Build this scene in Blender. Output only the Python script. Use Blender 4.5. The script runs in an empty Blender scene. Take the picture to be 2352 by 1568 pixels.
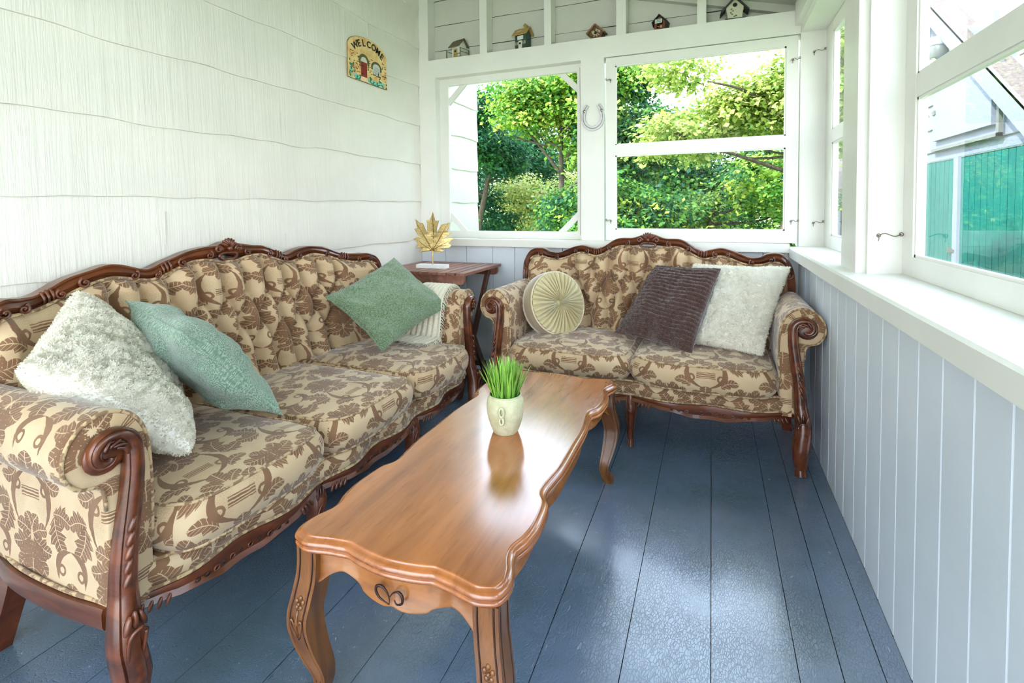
import bpy, math, random
import numpy as np
from mathutils import Vector, Matrix
PI = math.pi
SC = bpy.context.scene
COL = SC.collection
rng = np.random.default_rng(7)
random.seed(7)

# ---------------------------------------------------------------- objects
def tag(o, label=None, cat=None, group=None, kind=None):
    if label: o['label'] = label
    if cat: o['category'] = cat
    if group: o['group'] = group
    if kind: o['kind'] = kind
    return o

def thing(name, label, cat, loc=(0, 0, 0), rotz=0, group=None):
    o = bpy.data.objects.new(name, None)
    o.empty_display_size = .1
    COL.objects.link(o)
    o.location = loc
    o.rotation_euler = (0, 0, rotz)
    return tag(o, label, cat, group)

def link_mesh(name, me, mat=None, parent=None):
    o = bpy.data.objects.new(name, me)
    COL.objects.link(o)
    if mat is not None:
        for m in (mat if isinstance(mat, (list, tuple)) else [mat]): me.materials.append(m)
    if parent is not None: o.parent = parent
    return o

class MB:
    """collects vertices and faces with uv, builds ONE mesh object"""
    def __init__(s):
        s.V = []; s.F = []; s.UV = []; s.n = 0; s.M = []; s.mi = 0
    def add(s, V, F, uv=None):
        V = np.asarray(V, float)
        s.V.append(V)
        for k, f in enumerate(F):
            s.F.append(tuple(int(i) + s.n for i in f)); s.M.append(s.mi)
        s.UV.append(np.asarray(uv, float) if uv is not None else np.full((len(V), 2), np.nan))
        s.n += len(V)
        return s
    def box(s, x0, x1, y0, y1, z0, z1):
        V = [(x, y, z) for x in (x0, x1) for y in (y0, y1) for z in (z0, z1)]
        return s.add(V, [(0, 1, 3, 2), (4, 6, 7, 5), (0, 4, 5, 1), (2, 3, 7, 6), (0, 2, 6, 4), (1, 5, 7, 3)])
    def bar(s, p, q, w, h, up=(0, 0, 1)):
        """box beam from p to q, w across, h along up"""
        p = np.array(p, float); q = np.array(q, float)
        d = q - p; d /= np.linalg.norm(d)
        u = np.array(up, float); u -= d * u.dot(d); u /= np.linalg.norm(u)
        r = np.cross(d, u)
        V = [e + r * a * w / 2 + u * b * h / 2 for e in (p, q) for a in (-1, 1) for b in (-1, 1)]
        return s.add(V, [(0, 1, 3, 2), (4, 6, 7, 5), (0, 4, 5, 1), (2, 3, 7, 6), (0, 2, 6, 4), (1, 5, 7, 3)])
    def grid(s, P, closed_u=False, closed_v=False, uv=None, flip=False):
        nu, nv = P.shape[:2]
        F = []
        for i in range(nu if closed_u else nu - 1):
            for j in range(nv if closed_v else nv - 1):
                a = i * nv + j; b = ((i + 1) % nu) * nv + j
                c = ((i + 1) % nu) * nv + (j + 1) % nv; d = i * nv + (j + 1) % nv
                F.append((a, d, c, b) if flip else (a, b, c, d))
        return s.add(P.reshape(-1, 3), F, None if uv is None else uv.reshape(-1, 2))
    def tube(s, path, r, k=8, closed=False, cap=True):
        path = np.asarray(path, float); n = len(path)
        r = np.broadcast_to(np.asarray(r, float), (n,))
        T = np.gradient(path, axis=0)
        if closed: T = np.roll(path, -1, 0) - np.roll(path, 1, 0)
        T /= np.linalg.norm(T, axis=1)[:, None] + 1e-12
        a = np.array([0, 0, 1.]) if abs(T[0][2]) < .9 else np.array([1., 0, 0])
        N = np.zeros_like(path); v = a - T[0] * a.dot(T[0]); v /= np.linalg.norm(v)
        for i in range(n):
            v = v - T[i] * v.dot(T[i]); v /= np.linalg.norm(v) + 1e-12; N[i] = v
        B = np.cross(T, N)
        th = np.arange(k) * 2 * PI / k
        P = path[:, None] + r[:, None, None] * (np.cos(th)[None, :, None] * N[:, None] + np.sin(th)[None, :, None] * B[:, None])
        b0 = s.n
        s.grid(P, closed_u=closed, closed_v=True)
        if cap and not closed:
            s.F.append(tuple(b0 + i for i in range(k))); s.M.append(s.mi)
            s.F.append(tuple(b0 + (n - 1) * k + i for i in reversed(range(k)))); s.M.append(s.mi)
        return s
    def sweep(s, path, prof, nrm, wn=1., wb=1., cap=True, binorm=None):
        """sweep closed profile (a,b): a along in-plane normal, b along constant axis nrm"""
        path = np.asarray(path, float); n = len(path)
        T = np.gradient(path, axis=0); T /= np.linalg.norm(T, axis=1)[:, None] + 1e-12
        B = np.broadcast_to(np.asarray(nrm, float), path.shape).copy()
        B -= T * (T * B).sum(1)[:, None]; B /= np.linalg.norm(B, axis=1)[:, None]
        N = np.cross(B, T)
        wn = np.broadcast_to(np.asarray(wn, float), (n,)); wb = np.broadcast_to(np.asarray(wb, float), (n,))
        prof = np.asarray(prof, float); k = len(prof)
        P = path[:, None] + prof[None, :, 0, None] * wn[:, None, None] * N[:, None] + prof[None, :, 1, None] * wb[:, None, None] * B[:, None]
        b0 = s.n
        s.grid(P, closed_v=True)
        if cap:
            s.F.append(tuple(b0 + i for i in range(k))); s.M.append(s.mi)
            s.F.append(tuple(b0 + (n - 1) * k + i for i in reversed(range(k)))); s.M.append(s.mi)
        return s
    def lathe(s, prof, c=(0, 0, 0), k=32, cap=True):
        prof = np.asarray(prof, float); th = np.arange(k) * 2 * PI / k
        P = np.stack([prof[:, 0, None] * np.cos(th), prof[:, 0, None] * np.sin(th), np.broadcast_to(prof[:, 1, None], (len(prof), k))], -1) + np.array(c)
        return s.grid(P, closed_v=True, flip=True)
    def ell(s, c, r, ax=None, nu=10, nv=14):
        u = np.linspace(0, PI, nu)[:, None]; v = (np.arange(nv) * 2 * PI / nv)[None]
        P = np.stack([np.sin(u) * np.cos(v), np.sin(u) * np.sin(v), np.cos(u) * np.ones_like(v)], -1) * np.array(r)
        if ax is not None: P = P @ np.array(ax)
        return s.grid(P + np.array(c), closed_v=True, flip=True)
    def prism(s, pts, axis, a0, a1):
        """extrude polygon pts (2D) along axis 0/1/2 between a0 and a1"""
        n = len(pts); V = []
        for a in (a0, a1):
            for p in pts:
                q = [0, 0, 0]; o = [i for i in range(3) if i != axis]
                q[axis] = a; q[o[0]] = p[0]; q[o[1]] = p[1]; V.append(q)
        F = [tuple(range(n)), tuple(reversed(range(n, 2 * n)))] + [(i, i + n, (i + 1) % n + n, (i + 1) % n) for i in range(n)]
        return s.add(V, F)
    def xf(s, M, k0=0):
        """transform blocks from k0 with 4x4"""
        M = np.array(M)
        for k in range(k0, len(s.V)): s.V[k] = s.V[k] @ M[:3, :3].T + M[:3, 3]
        return s
    def build(s, name, mat=None, parent=None, smooth=True, boxuv=False, fixn=True, sharp=None, uvscale=1.):
        V = np.concatenate(s.V); UV = np.concatenate(s.UV)
        me = bpy.data.meshes.new(name)
        me.from_pydata([tuple(v) for v in V.tolist()], [], s.F)
        if smooth:
            me.shade_smooth()
            if sharp is not None: me.set_sharp_from_angle(angle=math.radians(sharp))
        me.update()
        if len(set(s.M)) > 1: me.polygons.foreach_set('material_index', s.M)
        if fixn:
            import bmesh
            bm = bmesh.new(); bm.from_mesh(me); bmesh.ops.recalc_face_normals(bm, faces=bm.faces); bm.to_mesh(me); bm.free()
        nl = len(me.loops)
        vi = np.empty(nl, dtype=np.int32); me.loops.foreach_get('vertex_index', vi)
        uvl = UV[vi]
        if boxuv or np.isnan(uvl).any():
            npol = len(me.polygons)
            nr = np.empty(npol * 3); me.polygons.foreach_get('normal', nr); nr = np.abs(nr.reshape(-1, 3))
            lt = np.empty(npol, dtype=np.int32); me.polygons.foreach_get('loop_total', lt)
            ax = np.repeat(nr.argmax(1), lt)
            co = V[vi]
            b = np.where((ax == 0)[:, None], co[:, [1, 2]], np.where((ax == 1)[:, None], co[:, [0, 2]], co[:, [0, 1]]))
            m = np.isnan(uvl) if not boxuv else np.ones_like(uvl, bool)
            uvl = np.where(m, b, uvl)
        l = me.uv_layers.new(name='UVMap')
        l.data.foreach_set('uv', (uvl * uvscale).ravel())
        return link_mesh(name, me, mat, parent)

def vnoise(P, seed=0):
    """vectorised value noise on (...,3)"""
    P = np.asarray(P, float); i = np.floor(P).astype(np.int64); f = P - i; f = f * f * (3 - 2 * f)
    def h(a):
        x = (a[..., 0] * 374761393 + a[..., 1] * 668265263 + a[..., 2] * 2147483647 + seed * 1274126177) & 0x7fffffff
        x = ((x ^ (x >> 13)) * 1103515245) & 0x7fffffff
        return ((x ^ (x >> 16)) & 0xffff) / 65535.
    r = 0
    for dx in (0, 1):
        for dy in (0, 1):
            for dz in (0, 1):
                w = (f[..., 0] if dx else 1 - f[..., 0]) * (f[..., 1] if dy else 1 - f[..., 1]) * (f[..., 2] if dz else 1 - f[..., 2])
                r = r + w * h(i + np.array([dx, dy, dz]))
    return r * 2 - 1

def smooth_curve(pts, n=80):
    """Catmull-Rom through pts"""
    pts = np.asarray(pts, float); m = len(pts)
    P = np.vstack([2 * pts[0] - pts[1], pts, 2 * pts[-1] - pts[-2]])
    t = np.linspace(0, m - 1 - 1e-9, n); i = t.astype(int); f = (t - i)[:, None]
    a, b, c, d = P[i], P[i + 1], P[i + 2], P[i + 3]
    return .5 * (2 * b + (c - a) * f + (2 * a - 5 * b + 4 * c - d) * f**2 + (-a + 3 * b - 3 * c + d) * f**3)

# ---------------------------------------------------------------- material helpers
class E:
    """socket expression"""
    def __init__(s, nt, k): s.nt = nt; s.k = k
    def _m(s, op, *a, clamp=False):
        n = s.nt.nodes.new('ShaderNodeMath'); n.operation = op; n.use_clamp = clamp
        for i, x in enumerate((s,) + a):
            if isinstance(x, E): s.nt.links.new(x.k, n.inputs[i])
            else: n.inputs[i].default_value = x
        return E(s.nt, n.outputs[0])
    def __add__(s, o): return s._m('ADD', o)
    def __radd__(s, o): return s._m('ADD', o)
    def __sub__(s, o): return s._m('SUBTRACT', o)
    def __rsub__(s, o): return (s * -1) + o
    def __mul__(s, o): return s._m('MULTIPLY', o)
    def __rmul__(s, o): return s._m('MULTIPLY', o)
    def __truediv__(s, o): return s._m('DIVIDE', o)
    def abs(s): return s._m('ABSOLUTE')
    def fract(s): return s._m('FRACT')
    def floor(s): return s._m('FLOOR')
    def sin(s): return s._m('SINE')
    def max(s, o): return s._m('MAXIMUM', o)
    def min(s, o): return s._m('MINIMUM', o)
    def pow(s, o): return s._m('POWER', o)
    def sqrt(s): return s._m('SQRT')
    def gt(s, o): return s._m('GREATER_THAN', o)
    def lt(s, o): return s._m('LESS_THAN', o)
    def pingpong(s, o): return s._m('PINGPONG', o)
    def step(s, a, b):
        n = s.nt.nodes.new('ShaderNodeMapRange'); n.interpolation_type = 'SMOOTHSTEP'
        s.nt.links.new(s.k, n.inputs[0]); n.inputs[1].default_value = a; n.inputs[2].default_value = b
        return E(s.nt, n.outputs[0])

class Mat:
    def __init__(s, name):
        s.m = bpy.data.materials.new(name); s.m.use_nodes = True; s.nt = s.m.node_tree
        s.bsdf = s.nt.nodes['Principled BSDF']; s.out = s.nt.nodes['Material Output']
    def node(s, t, **k):
        n = s.nt.nodes.new(t)
        for a, b in k.items():
            if a.startswith('i_'): s.put(n.inputs[a[2:].replace('_', ' ')], b)
            else: setattr(n, a, b)
        return n
    def put(s, sock, v):
        if isinstance(v, E): s.nt.links.new(v.k, sock)
        elif isinstance(v, bpy.types.NodeSocket): s.nt.links.new(v, sock)
        else: sock.default_value = v
    def coord(s, which='Object'): return s.node('ShaderNodeTexCoord').outputs[which]
    def sep(s, v):
        n = s.node('ShaderNodeSeparateXYZ'); s.nt.links.new(v, n.inputs[0])
        return [E(s.nt, n.outputs[i]) for i in range(3)]
    def comb(s, x, y, z=0.):
        n = s.node('ShaderNodeCombineXYZ')
        for i, a in enumerate((x, y, z)): s.put(n.inputs[i], a)
        return n.outputs[0]
    def noise(s, v, scale, detail=3., rough=.5, dist=0., out=0):
        n = s.node('ShaderNodeTexNoise'); s.put(n.inputs['Vector'], v)
        n.inputs['Scale'].default_value = scale; n.inputs['Detail'].default_value = detail
        n.inputs['Roughness'].default_value = rough; n.inputs['Distortion'].default_value = dist
        return E(s.nt, n.outputs[out])
    def voro(s, v, scale, feature='F1', out='Distance', rnd=1.):
        n = s.node('ShaderNodeTexVoronoi', feature=feature); s.put(n.inputs['Vector'], v)
        n.inputs['Scale'].default_value = scale; n.inputs['Randomness'].default_value = rnd
        return E(s.nt, n.outputs[out])
    def mapv(s, v, scale=(1, 1, 1), rot=(0, 0, 0), loc=(0, 0, 0)):
        n = s.node('ShaderNodeMapping'); s.put(n.inputs['Vector'], v)
        n.inputs['Scale'].default_value = scale; n.inputs['Rotation'].default_value = rot; n.inputs['Location'].default_value = loc
        return n.outputs[0]
    def mix(s, f, a, b):
        n = s.node('ShaderNodeMix', data_type='RGBA'); s.put(n.inputs[0], f)
        s.put(n.inputs[6], a if not isinstance(a, tuple) else a + (1,)); s.put(n.inputs[7], b if not isinstance(b, tuple) else b + (1,))
        return n.outputs[2]
    def bump(s, h, strength=.5, dist=.01, normal=None):
        n = s.node('ShaderNodeBump'); s.put(n.inputs['Height'], h)
        n.inputs['Strength'].default_value = strength; n.inputs['Distance'].default_value = dist
        if normal is not None: s.put(n.inputs['Normal'], normal)
        return n.outputs[0]
    def set(s, **k):
        for a, b in k.items():
            nm = {'color': 'Base Color', 'rough': 'Roughness', 'metal': 'Metallic', 'spec': 'Specular IOR Level', 'normal': 'Normal', 'sheen': 'Sheen Weight', 'sheen_rough': 'Sheen Roughness', 'coat': 'Coat Weight', 'coat_rough': 'Coat Roughness', 'sss': 'Subsurface Weight', 'trans': 'Transmission Weight', 'alpha': 'Alpha', 'emit': 'Emission Color', 'emit_s': 'Emission Strength', 'sheen_tint': 'Sheen Tint'}[a]
            if isinstance(b, tuple) and len(b) == 3: b = b + (1,)
            s.put(s.bsdf.inputs[nm], b)
        return s

def srgb(r, g, b):
    f = lambda c: (c / 255 / 12.92) if c / 255 < .04045 else ((c / 255 + .055) / 1.055)**2.4
    return (f(r), f(g), f(b))

def flat(name, col, rough=.5, **k):
    return Mat(name).set(color=col, rough=rough, **k).m

# ---------------------------------------------------------------- materials
def m_white_paint(name, col, grain='none', rough=.45, amp=.4):
    m = Mat(name); v = m.coord('Object')
    n1 = m.noise(v, 3.0, 4, .6)
    c = m.mix(n1.step(.35, .75), tuple(x * .94 for x in col), col)
    n2 = m.noise(v, 60, 3, .6)
    h = n2 * .3
    if grain == 'shingle':
        x, y, z = m.sep(v)
        w = m.noise(m.comb(x * 30, y * 55, z * 2.2), 1.0, 4, .62, .5)
        h = w * 1.6 + n2 * .1
    if grain == 'wood':
        x, y, z = m.sep(v)
        h = m.noise(m.comb(x * 40, y * 40, z * 3), 1., 4, .6) * .6 + n2 * .3
    m.set(color=c, rough=rough, normal=m.bump(h, amp, .004))
    return m.m

M = {}
M['shingle'] = m_white_paint('painted_shingle', srgb(236, 231, 221), 'shingle', .55, .5)
M['white'] = m_white_paint('white_paint', srgb(234, 232, 224), 'none', .38, .12)
M['white_v'] = m_white_paint('white_board_paint', srgb(219, 225, 232), 'wood', .4, .12)
M['white_dull'] = m_white_paint('aged_white_paint', srgb(206, 204, 194), 'none', .6, .25)
M['crack'] = flat('dark_gap', srgb(70, 72, 68), .9)

def m_floor():
    m = Mat('painted_floor'); v = m.coord('Object'); x, y, z = m.sep(v)
    wv = m.noise(v, 20, 2, .5) * .02
    vor = m.voro(m.comb(x + wv, y * .45 + wv, z), 150, 'DISTANCE_TO_EDGE')
    crack = vor.step(.0, .10)
    big = m.noise(v, 1.7, 4, .6)
    fine = m.noise(m.comb(x * 60, y * 9, z), 1., 4, .65, .6)
    mot = m.noise(v, 26, 4, .7)
    c = m.mix(big.step(.35, .7), srgb(102, 120, 144), srgb(82, 104, 116))
    c = m.mix(mot.step(.62, .78) * .35, c, srgb(140, 155, 165))
    c = m.mix(fine.step(.66, .74) * .4, c, srgb(45, 58, 70))
    scr = m.noise(m.comb(x * 70, y * 240, z), 1., 3, .75, 1.5)
    c = m.mix(scr.step(.70, .76) * .6, c, srgb(176, 188, 198))
    mask = m.noise(v, 2.6, 2, .5).step(.32, .55)
    h = fine * .6 + mot * .35 + m.noise(v, 120, 3, .7) * .25 + crack * mask * .7
    m.set(color=c, rough=(mot * .22 + .12), spec=.8, coat=1., coat_rough=.16, normal=m.bump(h, .5, .0035))
    return m.m
M['floor'] = m_floor()

def m_wood(name, dark, light, rough=.3, scale=1., coat=.3, axis=1, bumps=.15, spec=.5):
    m = Mat(name); v = m.coord('Object'); x, y, z = m.sep(v)
    s = [9, 9, 9]; s[axis] = 1.4
    w = m.noise(m.comb(x * (s[0] * scale), y * (s[1] * scale), z * (s[2] * scale)), 1.5, 5, .6, 1.2)
    f = m.noise(m.comb(x * (s[0] * 14 * scale), y * (s[1] * 14 * scale), z * (s[2] * 14 * scale)), 1., 2, .6)
    c = m.mix(w.step(.3, .72), dark, light)
    c = m.mix(f.step(.55, .75) * .35, c, tuple(q * .55 for q in dark))
    m.set(color=c, rough=rough, coat=coat, coat_rough=.15, spec=spec, normal=m.bump(f, bumps, .001))
    return m.m
M['sofa_wood'] = m_wood('carved_mahogany', srgb(64, 28, 13), srgb(118, 60, 31), .3, 1., .35)
M['sofa_wood_x'] = m_wood('carved_mahogany_x', srgb(64, 28, 13), srgb(118, 60, 31), .3, 1., .35, axis=0)
M['table_wood'] = m_wood('polished_cherry', srgb(140, 76, 36), srgb(186, 112, 58), .16, .55, 1., axis=1, bumps=.05)
M['table_leg'] = m_wood('cherry_leg', srgb(96, 54, 20), srgb(142, 88, 38), .3, 1., .4, axis=2, bumps=.08)
M['table_apron'] = m_wood('cherry_apron', srgb(118, 66, 24), srgb(168, 104, 46), .3, .7, .4, axis=0, bumps=.06)
M['groove'] = flat('dark_groove', srgb(45, 20, 10), .5)
M['slat'] = m_wood('acacia_slat', srgb(116, 72, 58), srgb(156, 108, 90), .42, 1., .1, axis=1)
M['slat_leg'] = m_wood('acacia_leg', srgb(72, 42, 32), srgb(104, 64, 50), .45, 1., .05, axis=2)

def m_damask(name='damask'):
    m = Mat(name); uv = m.coord('UV')
    wob = m.noise(uv, 55, 2, .5, out=1)
    nw = m.node('ShaderNodeVectorMath', operation='MULTIPLY_ADD')
    m.put(nw.inputs[0], wob); nw.inputs[1].default_value = (.006, .006, 0); m.put(nw.inputs[2], uv)
    u, v, _ = m.sep(nw.outputs[0])
    W, H = .17, .42
    x = u.pingpong(W)
    def leaf(cx, cy, ang, L, w, ser=4.0, curv=0., vein=True):
        dx = x - cx
        dy = (((v - cy) / H + .5).fract() - .5) * H
        ca, sa = math.cos(ang), math.sin(ang)
        a = (dx * ca + dy * sa) / L
        b = dy * ca - dx * sa
        if curv: b = b - a * (1 - a) * (curv * L * 4)
        par = (a * (1 - a)) * 4
        hw = par.max(0.).pow(.7) * w
        if ser: hw = hw * (.58 + (a * ser + b.abs() * (1.2 / w) * .5).fract() * .42)
        val = hw - b.abs()
        if vein:
            val = val.min(b.abs() - .0011)
            rib = ((a * (ser * 2 if ser else 6.) - b.abs() * (1.6 / w)).fract() - .5).abs()
            val = val.min((rib - .05) * .03 + (b.abs() * -.1 + .0006).max(0.))
        return val
    def ring(cx, cy, r, t):
        dx = x - cx; dy = (((v - cy) / H + .5).fract() - .5) * H
        d = (dx * dx + dy * dy).sqrt()
        return t - (d - r).abs()
    L = [leaf(0., .205, PI / 2, .105, .060, 4), leaf(.004, .20, .98, .105, .040, 4, .05), leaf(.006, .19, .38, .088, .034, 4, .10),
         leaf(.004, .185, -.30, .068, .028, 3, -.08), leaf(.0, .175, -1.0, .052, .024, 3, -.1),
         leaf(.008, .012, 1.25, .16, .011, 0, -.30, False), leaf(.104, .118, 1.15, .100, .040, 4, .12), leaf(.100, .112, .25, .074, .034, 4, -.12),
         leaf(W, .385, -2.35, .115, .042, 4, .10), leaf(W, .395, PI * .93, .088, .036, 4, .08), leaf(W, .40, -PI / 2, .125, .060, 5),
         leaf(W, .40, 2.35, .062, .030, 3, .1), leaf(.060, .315, 1.25, .080, .030, 3, .18), leaf(.062, .305, 2.3, .060, .026, 3, -.12),
         leaf(W, .195, 2.15, .100, .011, 0, .28, False), leaf(.0, .385, PI / 2, .060, .036, 3), leaf(.012, .375, .6, .060, .024, 3, .1), leaf(.062, .02, .35, .075, .028, 3, .2)]
    R = L[0]
    for l in L[1:]: R = R.max(l)
    R = R.max(ring(.062, .062, .013, .0042)); R = R.max(ring(W - .04, .250, .012, .004))
    # tie bands under the fleur
    dyb = (((v - .075) / H + .5).fract() - .5) * H
    band = (.0022 - ((dyb / .0085).fract() - .5).abs() * .0085 + .0006).min(.040 - x).min(.0135 - dyb.abs())
    R = R.max(band)
    mask = R.step(-.0006, .0009)
    # stippled mid tone lobes
    dxo = x - .055; dyo = (((v - .085) / H + .5).fract() - .5) * H
    ov = 1 - ((dxo / .042).pow(2.) + (dyo / .075) * (dyo / .075)).sqrt()
    stip = m.noise(uv, 420, 1, .5).step(.45, .6) * ov.step(0., .5) * .45
    fine = m.noise(uv, 900, 2, .6)
    g = m.mix(m.noise(uv, 9, 3).step(.3, .7), srgb(206, 180, 144), srgb(196, 166, 130))
    g = m.mix(stip, g, srgb(150, 122, 84))
    bcol = m.mix(m.noise(uv, 12, 3).step(.3, .7), srgb(134, 98, 70), srgb(120, 86, 60))
    c = m.mix(mask, g, bcol)
    c = m.mix(fine.step(.35, .75) * .22, c, srgb(96, 70, 48))
    m.set(color=c, rough=.75, sheen=.35, sheen_rough=.4, spec=.25, normal=m.bump(fine, .3, .001))
    return m.m
M['damask'] = m_damask()
M['piping'] = Mat('piping').m
def m_piping():
    m = Mat('welt_cord'); v = m.coord('Object')
    n = m.noise(v, 60, 2)
    m.set(color=m.mix(n.step(.45, .55), srgb(186, 158, 116), srgb(128, 96, 66)), rough=.8, sheen=.3)
    return m.m
M['piping'] = m_piping()

def m_knit(name, dark, light, s=150.):
    m = Mat(name); uv = m.coord('UV'); u, v, _ = m.sep(uv)
    cell = m.voro(m.comb(u * s, v * (s * 1.35) + (u * s * .5)), 1., 'F1', 'Distance', .55)
    st = 1 - cell.step(.12, .62)
    f2 = m.noise(uv, 330, 2, .7); big = m.noise(uv, 9, 3, .5)
    t = st * .62 + f2 * .45
    c = m.mix(t.step(.12, .82), dark, light)
    c = m.mix(big.step(.4, .7) * .10, c, light)
    m.set(color=c, rough=.9, sheen=.45, sheen_rough=.5, spec=.15, normal=m.bump(st + f2 * .3, .8, .0025))
    return m.m
M['knit_green'] = m_knit('green_chenille', srgb(90, 124, 102), srgb(184, 204, 180), 235.)
M['knit_sage'] = m_knit('sage_chenille', srgb(78, 104, 72), srgb(162, 182, 146), 250.)
M['cream_knit'] = m_knit('cream_woven', srgb(216, 206, 178), srgb(244, 238, 220), 260.)
def m_fuzz(name, a, b, sc=70):
    m = Mat(name); v = m.coord('Object')
    n = m.noise(v, sc, 4, .65, .8)
    m.set(color=m.mix(n.step(.3, .65), a, b), rough=.95, sheen=.6, sheen_rough=.5, spec=.1, normal=m.bump(n, .7, .004))
    return m.m
M['fleece'] = m_fuzz('white_sherpa', srgb(238, 234, 222), srgb(246, 243, 234))
def m_tuft():
    m = Mat('sherpa_tuft'); m.set(color=srgb(246, 242, 230), rough=.9, spec=.1)
    tr = m.node('ShaderNodeBsdfTranslucent'); tr.inputs[0].default_value = srgb(246, 242, 230) + (1,)
    mx = m.node('ShaderNodeMixShader'); mx.inputs[0].default_value = .45
    m.nt.links.new(m.bsdf.outputs[0], mx.inputs[1]); m.nt.links.new(tr.outputs[0], mx.inputs[2]); m.nt.links.new(mx.outputs[0], m.out.inputs[0])
    return m.m
M['fleece_tuft'] = m_tuft()
M['plush'] = m_fuzz('brown_plush', srgb(52, 32, 28), srgb(92, 64, 56), 120)
M['plush_tuft'] = flat('brown_plush_tuft', srgb(80, 54, 46), .8, sheen=.7, spec=.1)
M['satin'] = Mat('champagne_satin').set(color=srgb(188, 174, 130), rough=.34, sheen=.4, spec=.6).m
M['velvet'] = flat('taupe_velvet', srgb(158, 140, 112), .7, sheen=.6)
M['cord'] = flat('cream_cord', srgb(222, 208, 176), .7, sheen=.3)
def m_gold():
    m = Mat('gold_leaf_metal'); v = m.coord('Object')
    n = m.noise(v, 90, 4, .7)
    m.set(color=m.mix(n.step(.35, .7), srgb(206, 174, 104), srgb(236, 216, 160)), metal=.65, rough=.38, normal=m.bump(n, .6, .003))
    return m.m
M['gold'] = m_gold()
M['gold_dark'] = flat('antique_gold_edge', srgb(140, 104, 48), .4, metal=.7)
M['marble'] = Mat('white_marble').set(color=srgb(240, 240, 238), rough=.25).m
def m_stone():
    m = Mat('sage_ceramic'); v = m.coord('Object'); n = m.noise(v, 45, 4, .6)
    m.set(color=m.mix(n.step(.3, .7), srgb(184, 182, 144), srgb(204, 202, 168)), rough=.7, normal=m.bump(n, .35, .004))
    return m.m
M['pot'] = m_stone()
M['steel'] = flat('zinc_steel', srgb(150, 150, 146), .35, metal=.9)
M['rust'] = flat('tarnished_steel', srgb(120, 108, 92), .5, metal=.6)
def m_glass(name, ior=1.5, tint=(.97, .99, .975), k=1.0):
    m = Mat(name); nt = m.nt; nt.nodes.remove(m.bsdf)
    t = m.node('ShaderNodeBsdfTransparent'); t.inputs[0].default_value = tint + (1,)
    g = m.node('ShaderNodeBsdfGlossy'); g.inputs['Roughness'].default_value = 0.
    lw = m.node('ShaderNodeFresnel'); lw.inputs[0].default_value = ior
    mx = m.node('ShaderNodeMixShader')
    geo = m.node('ShaderNodeNewGeometry')
    fr = E(nt, lw.outputs[0]) * k * (1 - E(nt, geo.outputs['Backfacing']))
    m.put(mx.inputs[0], fr.min(1.)); nt.links.new(t.outputs[0], mx.inputs[1]); nt.links.new(g.outputs[0], mx.inputs[2])
    nt.links.new(mx.outputs[0], m.out.inputs[0])
    return m.m
M['glass'] = m_glass('window_glass')
M['clean_glass'] = m_glass('clean_window_glass', k=.15, tint=(.99, 1, .99))
def m_leaf(name):
    m = Mat(name)
    a = m.node('ShaderNodeVertexColor'); a.layer_name = 'tint'
    m.set(color=a.outputs[0], rough=.55, spec=.3)
    tr = m.node('ShaderNodeBsdfTranslucent'); m.put(tr.inputs[0], a.outputs[0])
    mx = m.node('ShaderNodeMixShader'); mx.inputs[0].default_value = .4
    m.nt.links.new(m.bsdf.outputs[0], mx.inputs[1]); m.nt.links.new(tr.outputs[0], mx.inputs[2]); m.nt.links.new(mx.outputs[0], m.out.inputs[0])
    return m.m
M['leaf'] = m_leaf('tree_leaves')
M['bark'] = m_wood('bark', srgb(56, 46, 38), srgb(96, 84, 70), .9, 3., 0., axis=2, bumps=.8)
M['grass'] = m_fuzz('lawn', srgb(70, 96, 40), srgb(128, 150, 70), 12)
M['teal'] = m_wood('teal_board_paint', srgb(2, 92, 88), srgb(6, 112, 104), .5, 1., 0., axis=2)
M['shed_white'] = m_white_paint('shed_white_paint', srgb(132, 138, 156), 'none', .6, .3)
def m_roof():
    m = Mat('asphalt_shingle'); v = m.coord('Object'); n = m.noise(v, 30, 4, .7)
    m.set(color=m.mix(n.step(.3, .7), srgb(88, 78, 74), srgb(118, 104, 98)), rough=.9)
    return m.m
M['roof'] = m_roof()
M['grey'] = flat('weathered_grey', srgb(110, 112, 110), .8)
M['seam_grey'] = flat('board_seam_grey', srgb(150, 158, 160), .8)
XL, XR, YB, YF = -2.185, .495, 3.47, -1.7
XW = .625   # plane of the side sashes
ZS = 1.0    # side sill top
def struct(name, mb, mat, parent=None, **k):
    o = mb.build(name, mat, parent, **k)
    if parent is None: o['kind'] = 'structure'
    return o
# floor: painted planks running away from the viewer
b = MB()
joints = [.495, .433, .331, .223, .004, -.222, -.442, -.66, -.88, -1.10, -1.32, -1.54, -1.76, -1.98, -2.2]
for i, (a, c) in enumerate(zip(joints[:-1], joints[1:])):
    g = .0012
    b.box(c + g, a - g, YF, 3.5, -.03, -.0006 * (i % 3))
fl = struct('floor', b, M['floor'], smooth=False)
b = MB().box(XL - .1, .66, YF, 3.62, -.12, -.032)
struct('trim_1', b, M['crack'], smooth=False)

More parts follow.
